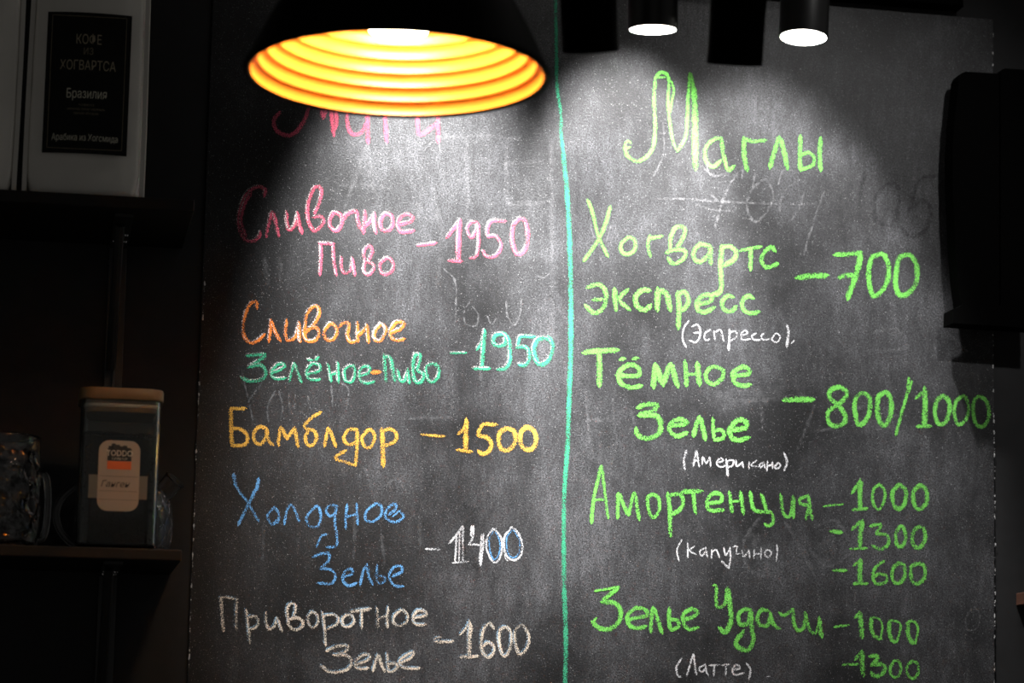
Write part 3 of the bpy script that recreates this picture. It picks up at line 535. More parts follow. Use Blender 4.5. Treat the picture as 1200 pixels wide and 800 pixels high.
# ------------------------------------------------------------------ setting
def structure(name, bm, mat):
    o = link_mesh(name, bm, mat); o['kind'] = 'structure'; return o
structure('wall_back', box(bmesh.new(), -2.4, 2.6, 0.0, 0.12, 0.0, 2.9), M_WALL)
structure('ceiling', box(bmesh.new(), -2.4, 2.6, -4.6, 0.12, 2.9, 3.0), M_CEIL)
structure('floor', box(bmesh.new(), -2.4, 2.6, -4.6, 0.12, -0.1, 0.0), M_FLOOR)

# ------------------------------------------------------------------ chalkboard
board = thing('chalkboard', 'large black chalkboard menu with coloured handwriting fixed to the dark wall', 'chalkboard', (0, 0, 0))
c = [at(252, -150, BOARD_Y), at(1163.5, 23, BOARD_Y), at(1165.5, 900, BOARD_Y), at(216, 900, BOARD_Y)]
tl = at(900, 1, BOARD_Y)                             # second point of the top edge gives its slope
slope = (c[1].z-tl.z)/(c[1].x-tl.x)
c[0] = Vector((at(250, 0, BOARD_Y).x, BOARD_Y, 0)); c[0].z = c[1].z + slope*(c[0].x-c[1].x)
bm = bmesh.new()
fr = [bm.verts.new((p.x, BOARD_Y, p.z)) for p in c]
bk = [bm.verts.new((p.x, -0.001, p.z)) for p in c]
bm.faces.new(fr[::-1]); bm.faces.new(bk)
for i in range(4):
    bm.faces.new((fr[i], fr[(i+1) % 4], bk[(i+1) % 4], bk[i]))
bmesh.ops.recalc_face_normals(bm, faces=bm.faces)
link_mesh('panel', bm, M_BOARD, board)

for (name, ox, oy, s, dw, kind, strokes) in GHOSTS:
    bm = bmesh.new(); uvl = bm.loops.layers.uv.new('UVMap')
    for st in strokes:
        w, pts = parse(st, ox, oy, s, dw)
        ribbon(bm, uvl, pts, w*1.5 if w < 5 else w, 0, wob=0.25)
    o = link_mesh(name, bm, FAINT[kind], board); o['kind'] = 'stuff'
for (name, label, colour, under, ox, oy, s, dw, strokes) in WORDS:
    bm = bmesh.new(); uvl = bm.loops.layers.uv.new('UVMap')
    mats = [CHALK[colour]]
    if under:
        mats.append(FAINT['under_'+under])
    for st in strokes:
        w, pts = parse(st, ox, oy, s, dw)
        if under: ribbon(bm, uvl, pts, w*0.75, 1, -1.3, -1.4)
        ribbon(bm, uvl, pts, w, 0)
        if under: ribbon(bm, uvl, pts, 1.6, 1, -w*0.28, -w*0.28)
    o = link_mesh(name, bm, mats, board)
    if label: o['label'] = label

# ------------------------------------------------------------------ text as flat print
def text_mesh(name, body, mat, size, parent, loc, sx=1.0, rot=None, align='CENTER', shear=0.0, bend=None):
    cu = bpy.data.curves.new(name, 'FONT'); cu.body = body; cu.size = size; cu.align_x = align; cu.shear = shear
    cu.resolution_u = 3
    o = bpy.data.objects.new(name, cu); COL.objects.link(o)
    bpy.context.view_layer.update()
    me = bpy.data.meshes.new_from_object(o.evaluated_get(bpy.context.evaluated_depsgraph_get()))
    bpy.data.objects.remove(o); bpy.data.curves.remove(cu)
    me.transform(Matrix.Diagonal((sx, 1, 1, 1)))
    me.transform(Matrix.Rotation(PI/2, 4, 'X'))
    if bend:
        for v in me.vertices: v.co.y += bend(v.co.x+loc[0])
    me.materials.clear(); me.materials.append(mat)
    t = bpy.data.objects.new(name, me); COL.objects.link(t); t.parent = parent; t.location = loc
    if rot: t.rotation_euler = rot
    return t

# ------------------------------------------------------------------ shelves
SH_D = 0.225                                          # shelf depth
def shelf(u_end, v_top, v_bot, label, bracket_u, xl):
    p = at(u_end, v_top, -SH_D); q = at(u_end, v_bot, -SH_D)
    z1, z0 = p.z, q.z
    t = thing('wall_shelf', label, 'shelf', (0, 0, 0), group='black wall shelves left of the board')
    link_mesh('board', box(bmesh.new(), xl, p.x, -SH_D, 0.0, z0, z1, 0.0012), M_SHELF, t)
    bx = at(bracket_u, v_bot+30, -0.03).x
    bm = bmesh.new()
    w = 0.011
    box(bm, bx-w, bx+w, -SH_D+0.03, 0.0, z0-0.004, z0, 0.0006)
    box(bm, bx-w, bx+w, -0.005, 0.0, z0-0.21, z0-0.004, 0.0006)
    br = link_mesh('bracket', bm, M_STEEL, t)
    bm = bmesh.new()
    tube(bm, [(bx, -0.012, z0-0.215), (bx, -0.012, z0-0.004)], 0.0022, 8)
    link_mesh('bracket_rib', bm, M_STEEL, br)
    bm = bmesh.new()
    tube(bm, [(bx-0.004, -0.155, z0-0.006), (bx-0.004, -0.02, z0-0.16)], 0.006, 8)
    link_mesh('bracket_strut', bm, M_STEEL, br)
    for dy in (-0.05, -0.09):
        for dx in (-0.0065, 0.0065):
            bm = bmesh.new()
            lathe(bm, [(0, -0.0022), (0.0022, -0.0018), (0.003, 0.0)], 10, Matrix.Translation((bx+dx, dy, z0-0.0045)))
            link_mesh('screw', bm, M_SCREW, br)
    return z1, p.x
ZU, XU = shelf(228, 234, 248, 'black wooden wall shelf carrying the white coffee bags', 140, -1.9)
ZL, XL = shelf(213, 644, 657, 'black wooden wall shelf carrying the glass jar and teapot', 127, -1.9)

# ------------------------------------------------------------------ coffee bags
def coffee_bag(label, x0, x1, yf, depth, h, z, rotz):
    w = x1-x0
    t = thing('coffee_bag', label, 'coffee bag', ((x0+x1)/2, yf+depth/2, z), rotz, group=None)
    bm = bmesh.new()
    NZ, NX = 40, 22
    outline = []
    rings = []
    for k in range(NZ+1):
        f = k/NZ
        zz = f*h
        full = min(1.0, 0.90+0.10*min(1, f/0.06)) if f < 0.06 else 1.0
        dep = depth*(1.0 if f < 0.62 else 1.0-(f-0.62)/0.38*0.93)
        ww = w*full*(1+0.012*math.sin(f*5.2+x0*9))
        pts = []
        rr = min(0.012, dep*0.45)
        for (x, y) in rrect(ww, dep, rr, 5):
            # front and back bulge, crumpled film
            g = 1-(2*x/ww)**2
            b = 0
            nz = noise.noise(Vector((x*26+x0*50, y*20, zz*22)))*0.0022
            pts.append((x, y+(b if y > 0 else -b)+nz*0.6, zz+0.0005*math.sin(x*70)*(k > 0)))
        rings.append(pts)
    # extra columns on the long sides so that the faces can bulge
    dense = []
    for ring in rings:
        out = []
        for i, p in enumerate(ring):
            q = ring[(i+1) % len(ring)]
            out.append(p)
            if abs(p[0]-q[0]) > 0.02:
                for s in range(1, 14):
                    a = s/14
                    x = p[0]+(q[0]-p[0])*a; y = p[1]+(q[1]-p[1])*a; zz = p[2]+(q[2]-p[2])*a
                    f = zz/h
                    g = 1-(2*x/w)**2
                    b = 0.009*g*math.sin(PI*min(1, max(0, f*1.02)))**0.5
                    nz = noise.noise(Vector((x*30+x0*50, y*20+3, zz*24)))*0.0018 + noise.noise(Vector((x*90, 7+x0, zz*70)))*0.0006
                    out.append((x, y+(b if y > 0 else -b)+nz*min(1, f*8), zz))
        dense.append(out)
    loft(bm, dense)
    bmesh.ops.recalc_face_normals(bm, faces=bm.faces)
    link_mesh('pouch', bm, M_BAG, t, smooth=True)
    bm = bmesh.new()                                    # flat pressed seams along the four upright edges
    for sx in (-1, 1):
        for sy in (-1, 1):
            x = sx*w/2*1.0; y = sy*depth/2*0.86
            bm2 = []
            for k in range(0, 25):
                f = k/24*0.94+0.005
                dep = depth*(1.0 if f < 0.62 else 1.0-(f-0.62)/0.38*0.93)
                ww = w*(1+0.012*math.sin(f*5.2+x0*9))
                xx = sx*(ww/2-0.002); yy = sy*(dep/2-0.004)
                bm2.append([(xx, yy-0.0005, f*h), (xx+sx*0.0055, yy+sy*0.001-0.0005, f*h), (xx+sx*0.0055, yy+sy*0.001+0.0005, f*h), (xx, yy+0.0005, f*h)])
            loft(bm, bm2)
    bmesh.ops.recalc_face_normals(bm, faces=bm.faces)
    link_mesh('pressed_seam', bm, M_BAG, t)
    bm = bmesh.new()
    box(bm, -w/2, w/2, -0.0035, 0.0035, h-0.012, h+0.012, 0.001)
    link_mesh('top_seal', bm, M_BAG, t)
    return t, w

def bag_label(t, w, x0, x1, z0, z1, y, full=True):
    lab = None
    bm = bmesh.new()
    cols, rows = 10, 6
    ys = lambda x: y-0.0022-0.0092*(1-(2*x/w)**2)
    g = [[bm.verts.new((x0+(x1-x0)*i/cols, ys(x0+(x1-x0)*i/cols), z0+(z1-z0)*j/rows)) for i in range(cols+1)] for j in range(rows+1)]
    for j in range(rows):
        for i in range(cols):
            bm.faces.new((g[j][i], g[j][i+1], g[j+1][i+1], g[j+1][i]))
    bmesh.ops.solidify(bm, geom=bm.faces[:], thickness=0.0004)
    lab = link_mesh('label', bm, M_LABEL, t)
    lab['label'] = 'black printed label'
    H = z1-z0; W = x1-x0; xc = (x0+x1)/2; yy = y-0.0130
    def tx(body, fz, size, mat, sx=0.72, dx=0, shear=0):
        text_mesh('lettering', body, mat, size, lab, (xc+dx, y-0.0006, z0+H*fz), sx, shear=shear, bend=lambda x: ys(x)-y)
    tx('КОФЕ', 0.775, 0.0165, M_GOLD_INK, 0.66)
    tx('ИЗ', 0.70, 0.0115, M_DIM_INK, 0.8)
    tx('ХОГВАРТСА', 0.59, 0.0165, M_GOLD_INK, 0.66)
    tx('Бразилия', 0.39, 0.0160, M_CREAM_INK, 0.66)
    tx('эспрессо', 0.335, 0.0045, M_DIM_INK, 0.9)
    tx('шоколад орехи карамель', 0.305, 0.0045, M_DIM_INK, 0.8)
    tx('свежая обжарка', 0.275, 0.0045, M_DIM_INK, 0.8)
    tx('Арабика из Хогсмида', 0.09, 0.0112, M_CREAM_INK, 0.66)
    bm = bmesh.new()
    e = 0.0006
    for (a, b, c2, d2) in ((0.06, 0.94, 0.03, 0.03), (0.06, 0.94, 0.97, 0.97)):
        box(bm, x0+W*a, x0+W*b, yy+0.0002, yy+0.0004, z0+H*c2-e/2, z0+H*c2+e/2)
    for a in (0.06, 0.94):
        box(bm, x0+W*a-e/2, x0+W*a+e/2, yy+0.001, yy+0.0012, z0+H*0.03, z0+H*0.97)
    link_mesh('border_line', bm, M_DIM_INK, lab)
    return lab

YB = -0.205
bx0, bx1 = at(29, 230, YB).x, at(166, 230, YB).x
b1, w1 = coffee_bag('white flat-bottomed coffee bag with a black printed label', bx0+0.002, bx1, YB, 0.085, 0.42, ZU, math.radians(-3))
za, zb = at(55, 180, YB).z-ZU, at(60, 15, YB).z-ZU
xm = (bx0+bx1)/2
lab1 = bag_label(b1, w1, at(54, 100, YB).x-xm, at(153, 100, YB).x-xm, za, zb, -0.0425)
bx0, bx1 = at(-125, 230, YB).x, at(14, 230, YB).x
b2, w2 = coffee_bag('white coffee bag cut off by the left edge of the picture, no label in view', bx0, bx1, YB, 0.085, 0.42, ZU, math.radians(2))

# ------------------------------------------------------------------ glass storage jar
JY = -0.1750
jx0, jx1 = at(92, 560, JY-0.045).x, at(186, 560, JY-0.045).x
jw = jx1-jx0; jh = at(140, 468, JY-0.045).z-ZL
jar = thing('storage_jar', 'square glass storage jar with a bamboo lid and a paper sticker', 'jar', ((jx0+jx1)/2, JY, ZL), math.radians(0))
bm = bmesh.new()
o_ = rrect(jw, jw, 0.016, 12); i_ = rrect(jw-0.0052, jw-0.0052, 0.0135, 12)
loft(bm, [[(x*0.96, y*0.96, 0) for x, y in o_], [(x, y, 0.004) for x, y in o_], [(x, y, jh) for x, y in o_], [(x, y, jh) for x, y in i_], [(x, y, 0.006) for x, y in i_]])
bmesh.ops.recalc_face_normals(bm, faces=bm.faces)
link_mesh('glass_body', bm, M_GREEN_GLASS, jar, smooth=True, crease=0.5)
bm = bmesh.new()
lo = rrect(jw+0.006, jw+0.006, 0.019, 8)
loft(bm, [[(x*0.985, y*0.985, jh) for x, y in lo], [(x, y, jh+0.0015) for x, y in lo], [(x, y, jh+0.011) for x, y in lo], [(x*0.98, y*0.98, jh+0.0135) for x, y in lo]])
pl = rrect(jw-0.008, jw-0.008, 0.013, 8)
loft(bm, [[(x*0.985, y*0.985, jh-0.014) for x, y in pl], [(x, y, jh-0.012) for x, y in pl], [(x, y, jh+0.0005) for x, y in pl]])
bmesh.ops.recalc_face_normals(bm, faces=bm.faces)
lid = link_mesh('lid', bm, M_BAMBOO, jar, smooth=True, crease=0.5); lid['label'] = 'bamboo lid'
bm = bmesh.new()
g_ = rrect(jw-0.0056, jw-0.0056, 0.0133, 8)
loft(bm, [[(x*0.99, y*0.99, jh-0.0085) for x, y in g_], [(x, y, jh-0.0075) for x, y in g_], [(x, y, jh-0.0055) for x, y in g_], [(x*0.99, y*0.99, jh-0.0045) for x, y in g_]])
link_mesh('seal_ring', bm, plain('silicone_seal', (0.5, 0.45, 0.38), 0.4), lid)
# contents: dark loose tea, heaped a little, with leaves lying on and against the glass
bm = bmesh.new()
th = at(140, 512, JY-0.045).z-ZL
c_ = rrect(jw-0.0068, jw-0.0068, 0.0125, 6)
loft(bm, [[(x, y, 0.0068) for x, y in c_], [(x, y, th*0.5) for x, y in c_], [(x, y, th+0.004*math.sin(x*60+y*45)) for x, y in c_], [(x*0.5, y*0.5, th+0.006) for x, y in c_], [(x*0.1, y*0.1, th+0.008) for x, y in c_]])
rnd = random.Random(3)
for k in range(520):
    x = (rnd.random()-0.5)*(jw-0.018); y = (rnd.random()-0.5)*(jw-0.018)
    if k % 2: y = -(jw/2-0.0052)
    zz = th+0.004 if not k % 2 else 0.01+rnd.random()*(th-0.008)
    if k % 2: zz = min(zz, th)
    a = rnd.random()*PI; l = 0.003+rnd.random()*0.003
    Mx = Matrix.Translation((x, y, zz+rnd.random()*0.003)) @ Matrix.Rotation(a, 4, 'Y' if k % 2 else 'Z') @ Matrix.Rotation(0.5*rnd.random(), 4, 'X')
    box(bm, -l, l, -0.0006, 0.0006, -0.0009, 0.0009, M=Mx)
tea = link_mesh('loose_tea', bm, M_TEA, jar); tea['kind'] = 'stuff'

def rounded_plate(bm, w, h, r, th_, n=6):
    pts = rrect(w, h, r, n)
    loft(bm, [[(x, 0, z) for x, z in pts], [(x, -th_, z) for x, z in pts]])
    bmesh.ops.recalc_face_normals(bm, faces=bm.faces)
jf = -jw/2
def jl(u, v):
    p = at(u, v, JY+jf); return p.x-(jx0+jx1)/2, p.z-ZL
sx0, sz0 = jl(113, 598); sx1, sz1 = jl(165, 517)
bm = bmesh.new(); rounded_plate(bm, sx1-sx0, sz1-sz0, 0.012, 0.0003)
st = link_mesh('sticker', bm, M_PAPER, jar); st.location = ((sx0+sx1)/2, jf-0.0001, (sz0+sz1)/2); st['label'] = 'cream paper sticker with rounded corners'
SW, SHh = sx1-sx0, sz1-sz0
bm = bmesh.new()
box(bm, -SW*0.29, SW*0.29, -0.0006, -0.0003, SHh*0.21, SHh*0.385)
for k, (a, b) in enumerate([(-0.27, 0.42), (-0.2, 0.455), (-0.1, 0.44), (0.0, 0.42), (0.08, 0.43), (0.16, 0.40)]):
    box(bm, SW*a, SW*(a+0.1), -0.0006, -0.0003, SHh*0.385, SHh*b)
link_mesh('sticker_print', bm, M_INK, st)
bm = bmesh.new(); box(bm, -SW*0.29, SW*0.29, -0.0006, -0.0003, SHh*0.09, SHh*0.205)
op = link_mesh('sticker_print', bm, M_ORANGE, st); op['label'] = 'orange printed block'
text_mesh('lettering', 'TODDO', M_WHITE_INK, 0.0095, st, (0, -0.0008, SHh*0.28), 0.85)
text_mesh('lettering', 'COFFEE CUP', M_WHITE_INK, 0.0035, st, (0, -0.0008, SHh*0.225), 0.9)
text_mesh('lettering', 'Ганген', M_INK, 0.0105, st, (-SW*0.09, -0.0006, -SHh*0.16), 0.95, shear=0.3)
bm = bmesh.new()
for zz in (-0.01, -0.22, -0.34):
    box(bm, -SW*0.46, SW*0.46, -0.0005, -0.0003, SHh*zz, SHh*zz+0.0003)
link_mesh('sticker_rule', bm, M_INK, st)
ax0, az0 = jl(103, 583); ax1, az1 = jl(173, 558)
bm = bmesh.new(); box(bm, ax0, ax1, jf-0.0001, jf+0.0, az0, az1)
o = link_mesh('paper_tape', bm, plain('greyed_tape', (0.13, 0.12, 0.10), 0.5), jar)
o.location.y = -0.00005

# ------------------------------------------------------------------ glass teapot behind the jar
TY = -0.0605
teapot = thing('glass_teapot', 'clear glass teapot with a diamond cut body standing behind the jar', 'teapot', (0, TY, ZL))
tr = (at(202, 620, TY).x-at(87, 620, TY).x)/2
teapot.location.x = (at(202, 620, TY).x+at(87, 620, TY).x)/2
tr = min(tr, 0.0600)
bm = bmesh.new()
H_ = 0.095
outer = [(0, 0), (tr*0.80, 0.0), (tr*0.88, 0.004), (tr*0.96, 0.02), (tr, 0.04), (tr*0.97, 0.06), (tr*0.86, 0.078), (tr*0.66, 0.09), (tr*0.55, 0.097), (tr*0.56, 0.102)]
inner = [(tr*0.53, 0.102), (tr*0.52, 0.096), (tr*0.63, 0.0875), (tr*0.83, 0.0755), (tr*0.935, 0.059), (tr*0.965, 0.04), (tr*0.925, 0.021), (tr*0.85, 0.007), (0, 0.004)]
lathe(bm, outer+inner, 72)
bmesh.ops.recalc_face_normals(bm, faces=bm.faces)
link_mesh('pot_body', bm, M_GLASS, teapot, smooth=True)
def prof_r(z):
    for (r0, z0), (r1, z1) in zip(outer, outer[1:]):
        if z0 <= z <= z1 and z1 > z0: return r0+(r1-r0)*(z-z0)/(z1-z0)
    return tr
bm = bmesh.new()                                        # crossing raised ribs of the diamond pattern
for s in (-1, 1):
    for k in range(14):
        a0 = 2*PI*k/14
        pts = []
        for q in range(19):
            z = 0.006+q/18*0.078
            a = a0+s*q/18*1.5; r = prof_r(z)+0.0002
            pts.append((r*math.cos(a), r*math.sin(a), z))
        tube(bm, pts, 0.0011, 6)
link_mesh('cut_rib', bm, M_GLASS, teapot, smooth=True)
def spout(p0, p1, r0, r1, name):
    p0, p1 = Vector(p0), Vector(p1)
    d = (p1-p0); Mx = Matrix.Translation(p0) @ d.to_track_quat('Z', 'Y').to_matrix().to_4x4()
    L_ = d.length
    bm = bmesh.new()
    pr = [(r0*1.15, 0), (r0, L_*0.25), (r1*0.95, L_*0.6), (r1*0.98, L_*0.95), (r1*1.05, L_), (r1*0.98, L_*1.01), (r1*0.9, L_*0.97), (r1*0.85, L_*0.6), (r0*0.85, L_*0.25), (r0*0.95, 0)]
    lathe(bm, pr, 40, Mx, close=True)
    bmesh.ops.recalc_face_normals(bm, faces=bm.faces)
    return link_mesh(name, bm, M_GLASS, teapot, smooth=True)
sp_tip = at(205, 562, TY-0.02); sp_base = at(180, 590, TY-0.01)
loc = teapot.location
spout((sp_base.x-loc.x, -0.01, sp_base.z-ZL), (sp_tip.x-loc.x, -0.022, sp_tip.z-ZL), 0.0120, 0.0135, 'spout')
bm = bmesh.new()
hp = []
for k in range(25):
    a = PI*0.42+k/24*PI*1.05
    hp.append((-tr*0.62+0.062*math.cos(a)*0.95, 0.0, 0.052+0.046*math.sin(a)))
hx = at(66, 600, TY).x-loc.x
mn = min(p[0] for p in hp)
hp = [(p[0]+(hx-mn), p[1], p[2]) for p in hp]
tube(bm, hp, 0.0042, 14)
link_mesh('handle', bm, M_GLASS, teapot, smooth=True)
bm = bmesh.new()
lathe(bm, [(0, 0.105), (tr*0.60, 0.102), (tr*0.60, 0.105), (tr*0.4, 0.111), (0.006, 0.113), (0.005, 0.118), (0.010, 0.124), (0.008, 0.131), (0, 0.133)], 48)
link_mesh('pot_lid', bm, M_GLASS, teapot, smooth=True)

# ------------------------------------------------------------------ patterned glass mug at the left edge
GY = -0.13
gx0, gx1 = at(-62, 580, GY).x, at(47, 580, GY).x
gr = (gx1-gx0)/2; gh = at(30, 506, GY-gr).z-ZL
mug = thing('glass_jug', 'tall clear dimpled glass jug cut off by the left edge of the picture', 'jug', ((gx0+gx1)/2, GY, ZL))
bm = bmesh.new()
n = 96; rings_o = []; rings_i = []
for k in range(41):
    f = k/40
    ro, ri = [], []
    for i in range(n):
        a = 2*PI*i/n
        dim = 0.0028*math.sin(a*9+f*3)*math.sin(f*22)*(1 if 0.05 < f < 0.86 else 0)
        base = gr*(0.97+0.03*math.sin(f*PI))
        bead = 0.0016 if abs(f-0.72) < 0.02 else 0
        ro.append(((base+dim*0.6+bead)*math.cos(a), (base+dim*0.6+bead)*math.sin(a), f*gh))
        ri.append(((base-0.004-dim*0.8)*math.cos(a), (base-0.004-dim*0.8)*math.sin(a), 0.008+f*(gh-0.008)))
    rings_o.append(ro); rings_i.append(ri)
loft(bm, rings_o+rings_i[::-1])
bmesh.ops.recalc_face_normals(bm, faces=bm.faces)
link_mesh('glass_body', bm, M_GLASS, mug, smooth=True)
bm = bmesh.new()
hz1, hz0 = gh*0.68, gh*0.10
pts = []
for k in range(21):
    a = PI/2-k/20*PI
    pts.append((gr*0.985+0.0105*math.cos(a)**0.5 if math.cos(a) > 0 else gr*0.985, -0.01, (hz1+hz0)/2+(hz1-hz0)/2*math.sin(a)))
tube(bm, pts, 0.0040, 12)
link_mesh('handle', bm, M_GLASS, mug, smooth=True)

# ------------------------------------------------------------------ pendant lamp
PY = -0.72
pc = at(465.5, 88, PY)
tip_l, tip_r = at(291, 80, PY), at(641, 94, PY)
R = (tip_r-tip_l).length/2*1.0
CEIL_Z = 2.9
pend = thing('pendant_lamp', 'large black cone pendant lamp with a glowing ribbed gold inside', 'pendant lamp', (pc.x, PY, pc.z))
pend.rotation_euler = (math.radians(-1.2), math.radians(0.4), 0)
M_GOLD = plain('gold_reflector_enamel', (0.82, 0.34, 0.04), 0.32, grain=0.03, spec=0.6)
M_SHADE = plain('black_shade_enamel', (0.003, 0.003, 0.003), 0.6, spec=0.08)
M_BULB = emitter('bulb_glow', (1.0, 0.88, 0.68), 62.0)
step, k_r = 0.0132, 0.0076
prof_in = []
NR = 9
for k in range(NR):
    r0, z0 = R-k*k_r, k*step
    for (dr, dz) in ((0.0, 0.0), (0.0006, 0.0035), (-0.0004, 0.0085), (-0.0026, 0.0116), (-0.0056, 0.0124), (-0.0074, 0.0122)):
        prof_in.append((r0+dr-0.0045, z0+dz))
topz = NR*step; topr = R-NR*k_r-0.006
prof_in += [(topr, topz), (0.050, topz+0.055), (0.030, topz+0.065), (0.0, topz+0.065)]
bm = bmesh.new(); lathe(bm, prof_in, 128)
for f in bm.faces: f.normal_flip()
link_mesh('reflector', bm, M_GOLD, pend, smooth=True)['label'] = 'glowing gold reflector with stepped rings'
bm = bmesh.new()
lathe(bm, [(R-0.0045, 0.0), (R-0.002, -0.0022), (R+0.0012, -0.0022), (R+0.0035, 0.0012), (R+0.0015, 0.004), (R-0.020, topz*0.42), (topr+0.010, topz+0.01), (0.056, topz+0.062), (0.034, topz+0.075), (0.030, topz+0.12), (0.012, topz+0.13), (0.0, topz+0.13)], 128)
link_mesh('shade', bm, M_SHADE, pend, smooth=True)
bm = bmesh.new()
bz = 0.045
lathe(bm, [(0, bz), (0.022, bz+0.0008), (0.0315, bz+0.003), (0.0335, bz+0.010), (0.0325, bz+0.030), (0.020, bz+0.060), (0.014, bz+0.075), (0.0135, topz+0.066)], 48)
bulb = link_mesh('bulb', bm, M_BULB, pend, smooth=True)
bm = bmesh.new()
tube(bm, [(0, 0, topz+0.125), (0, 0, CEIL_Z-pc.z-0.03)], 0.0035, 10)
link_mesh('cord', bm, M_MATT, pend)
bm = bmesh.new()
lathe(bm, [(0, CEIL_Z-pc.z-0.03), (0.045, CEIL_Z-pc.z-0.028), (0.05, CEIL_Z-pc.z)], 32)
link_mesh('ceiling_rose', bm, M_MATT, pend)

# ------------------------------------------------------------------ track and spotlights
TRY = {}
def track(y, label, x0=-1.7, x1=1.9):
    t = thing('light_track', label, 'light track', (0, y, CEIL_Z), group=None)
    link_mesh('rail', box(bmesh.new(), x0, x1, -0.017, 0.017, -0.032, 0.0, 0.002), M_MATT, t)
    link_mesh('conductor_slot', box(bmesh.new(), x0+0.01, x1-0.01, -0.005, 0.005, -0.0325, -0.0318), M_STEEL, t)

M_LENS = emitter('lit_spot_lens', (1.0, 0.97, 0.92), 16.0)
M_DULL = plain('unlit_lens', (0.02, 0.02, 0.02), 0.3)
def spot_can(mouth, axis, radius, length, label, lit, group, skin=None):
    """mouth: centre of the open end; axis: the way it shines"""
    axis = Vector(axis).normalized(); mouth = Vector(mouth)
    t = thing('track_spotlight', label, 'spotlight', mouth, 0, group)
    Mx = (-axis).to_track_quat('Z', 'Y').to_matrix().to_4x4()
    bm = bmesh.new()
    r = radius
    lathe(bm, [(r*0.93, 0.0), (r*0.985, -0.0004), (r, 0.001), (r, length-0.002), (r*0.985, length), (0, length)], 64, Mx)
    bmesh.ops.recalc_face_normals(bm, faces=bm.faces)
    link_mesh('housing', bm, skin or M_BLACK, t, smooth=True)
    bm = bmesh.new()
    lathe(bm, [(r*0.93, 0.0), (r*0.90, 0.0035 if lit else 0.018), (0, 0.0035 if lit else 0.018)], 48, Mx)
    link_mesh('lens', bm, M_LENS if lit else M_DULL, t)
    back = -axis*(length*0.62)
    side = axis.cross(Vector((0, 1, 0))).normalized()
    top = CEIL_Z-0.033-mouth.z
    bm = bmesh.new()
    hub = back + Vector((0, 0, 0))
    e1 = hub + side*(r+0.002)
    tube(bm, [e1, e1+side*0.005, e1+side*0.006+Vector((0, 0, 0.06)), Vector((hub.x, hub.y, hub.z+0.13)), (hub.x, hub.y, top-0.02)], 0.004, 8)
    link_mesh('arm', bm, M_BLACK, t)
    bm = bmesh.new()
    box(bm, hub.x-0.035, hub.x+0.035, hub.y-0.013, hub.y+0.013, top-0.022, top, 0.003)
    link_mesh('adapter', bm, M_BLACK, t)
    return t, mouth.y+hub.y

YA, YD = -0.45, -0.60
ca = at(765, 35, YA); cb = at(941.5, 44, YA)
spot_can(ca, (0.02, 0.075, -1), 0.0285, 0.13, 'lit black cylinder spotlight, left of the two whose lamp face shows', True, None)
spot_can(cb, (-0.06, -0.05, -1), 0.0285, 0.13, 'lit black cylinder spotlight, right of the two whose lamp face shows', True, None)
cc = at(692, 60, YD); cd = at(860.5, 75, YD)
spot_can(cc, (0.13, 0.34, -1), 0.0305, 0.15, 'dark black cylinder spotlight nearest the pendant lamp, seen from behind', False, None, M_MATT)
spot_can(cd, (0.02, 0.34, -1), 0.0305, 0.15, 'dark black cylinder spotlight between the two lit ones, seen from behind', False, None, M_MATT)
for k, (nm, (loc_, tgt, p_, h_, b_)) in enumerate(LAMPS.items()):
    pos = Vector(loc_)
    lab = {'pool_left': 'track spotlight shining on the left column of the board', 'pool_middle': 'track spotlight shining on the board just right of the teal line', 'pool_right': 'track spotlight shining on the board below the heading', 'wash_right': 'track spotlight shining from the right on the board corner'}[nm]
    ax = (Vector(tgt)-pos).normalized()
    spot_can(pos-ax*0.004, ax, 0.0285, 0.13, lab, True, None)
track(-0.35, 'black ceiling light track nearest the wall')
track(YA, 'black ceiling light track, middle one of three')
track(YD, 'black ceiling light track farther from the wall')

# rail end seen above the board
p0, p1 = at(1030, 0, -0.03), at(1128, 8, -0.03)
cond = thing('cable_duct', 'thin black duct on the wall just above the board', 'cable duct', ((p0.x+p1.x)/2, 0, p1.z))
a_ = math.atan2(p1.z-p0.z, p1.x-p0.x)
cond.rotation_euler = (0, -a_, 0)
bm = bmesh.new(); Lh = (p1-p0).length/2
box(bm, -Lh*9, Lh, -0.03, 0.0, 0.002, 0.014, 0.002)
link_mesh('duct', bm, M_MATT, cond)
bm = bmesh.new(); box(bm, Lh, Lh+0.0015, -0.029, 0.0, 0.001, 0.011)
link_mesh('end_cap', bm, M_MATT, cond)

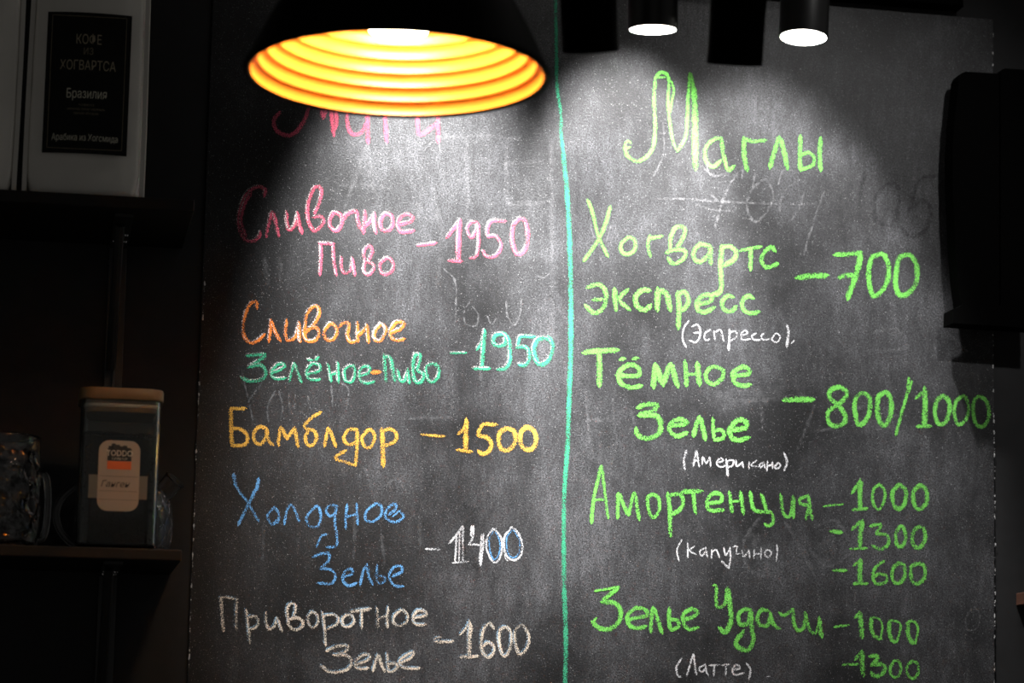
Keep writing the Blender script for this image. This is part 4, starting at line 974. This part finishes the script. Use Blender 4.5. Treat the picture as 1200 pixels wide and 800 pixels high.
# ------------------------------------------------------------------ black speaker overlapping the board's right edge
SY = -0.035
spk = thing('wall_speaker', 'black upright speaker box hung over the right edge of the board', 'speaker', (at(1155, 380, SY).x, 0, at(1155, 383, SY).z))
ox, oz = spk.location.x, spk.location.z
def sp(u, v):
    p = at(u, v, SY); return p.x-ox, p.z-oz
out_ = [(1119, 362), (1116, 340), (1112.5, 300), (1109.5, 240), (1108.5, 190), (1110.5, 150), (1114, 118), (1116, 97), (1119, 91.5), (1124, 89.5), (1140, 90.5), (1163, 92), (1163, 362)]
bm = bmesh.new()
f0 = [sp(u, v) for u, v in out_]
loft(bm, [[(x, -0.094, z) for x, z in f0], [(x, -0.10, z) for x, z in f0], [(x, -0.02, z) for x, z in f0]][0:0] or [[(x*1, -0.060, z) for x, z in f0], [(x, -0.03, z) for x, z in f0]])
bmesh.ops.recalc_face_normals(bm, faces=bm.faces)
link_mesh('side_cheek', bm, M_MATT, spk)
out2 = [(1163.6, 366), (1163.6, 91), (1165, 88), (1169, 86.5), (1192, 88), (1198, 92), (1200, 120), (1201, 366)]
bm = bmesh.new()
f1 = [sp(u, v) for u, v in out2]
loft(bm, [[(x, -0.063, z) for x, z in f1], [(x, -0.03, z) for x, z in f1]])
bmesh.ops.recalc_face_normals(bm, faces=bm.faces)
link_mesh('cabinet', bm, M_MATT, spk)
out3 = [(1107, 383), (1107.5, 366.5), (1112, 365.5), (1116, 363.5), (1119, 361), (1201, 364), (1201, 389)]
bm = bmesh.new()
f2 = [sp(u, v) for u, v in out3]
loft(bm, [[(x, -0.066, z) for x, z in f2], [(x, -0.03, z) for x, z in f2]])
bmesh.ops.recalc_face_normals(bm, faces=bm.faces)
link_mesh('foot_bracket', bm, M_MATT, spk)
bm = bmesh.new()
xa_, _ = sp(1140, 0); xb_, _ = sp(1190, 0)
box(bm, xa_, xb_, -0.031, 0.0 if False else -0.0142, sp(0, 300)[1], sp(0, 180)[1], 0.001)
box(bm, sp(1168, 0)[0], sp(1195, 0)[0], -0.031, 0.0, sp(0, 290)[1], sp(0, 190)[1], 0.001)
link_mesh('wall_plate', bm, M_STEEL, spk)

# ------------------------------------------------------------------ brown shelf end at the right edge
BY = -0.03
q0, q1 = at(1190.5, 695, 0), at(1190.5, 709.5, 0)
bs = thing('wooden_shelf', 'small end of a reddish brown wooden shelf at the right edge of the picture', 'shelf', (q0.x, 0, q1.z))
link_mesh('plank', box(bmesh.new(), 0, 0.55, BY, 0.0, 0, q0.z-q1.z, 0.001), M_BROWN, bs)
bm = bmesh.new(); box(bm, 0.25, 0.27, BY+0.006, 0.0, -0.004, 0.0); box(bm, 0.25, 0.27, -0.004, 0.0, -0.10, -0.004)
link_mesh('bracket', bm, M_STEEL, bs)
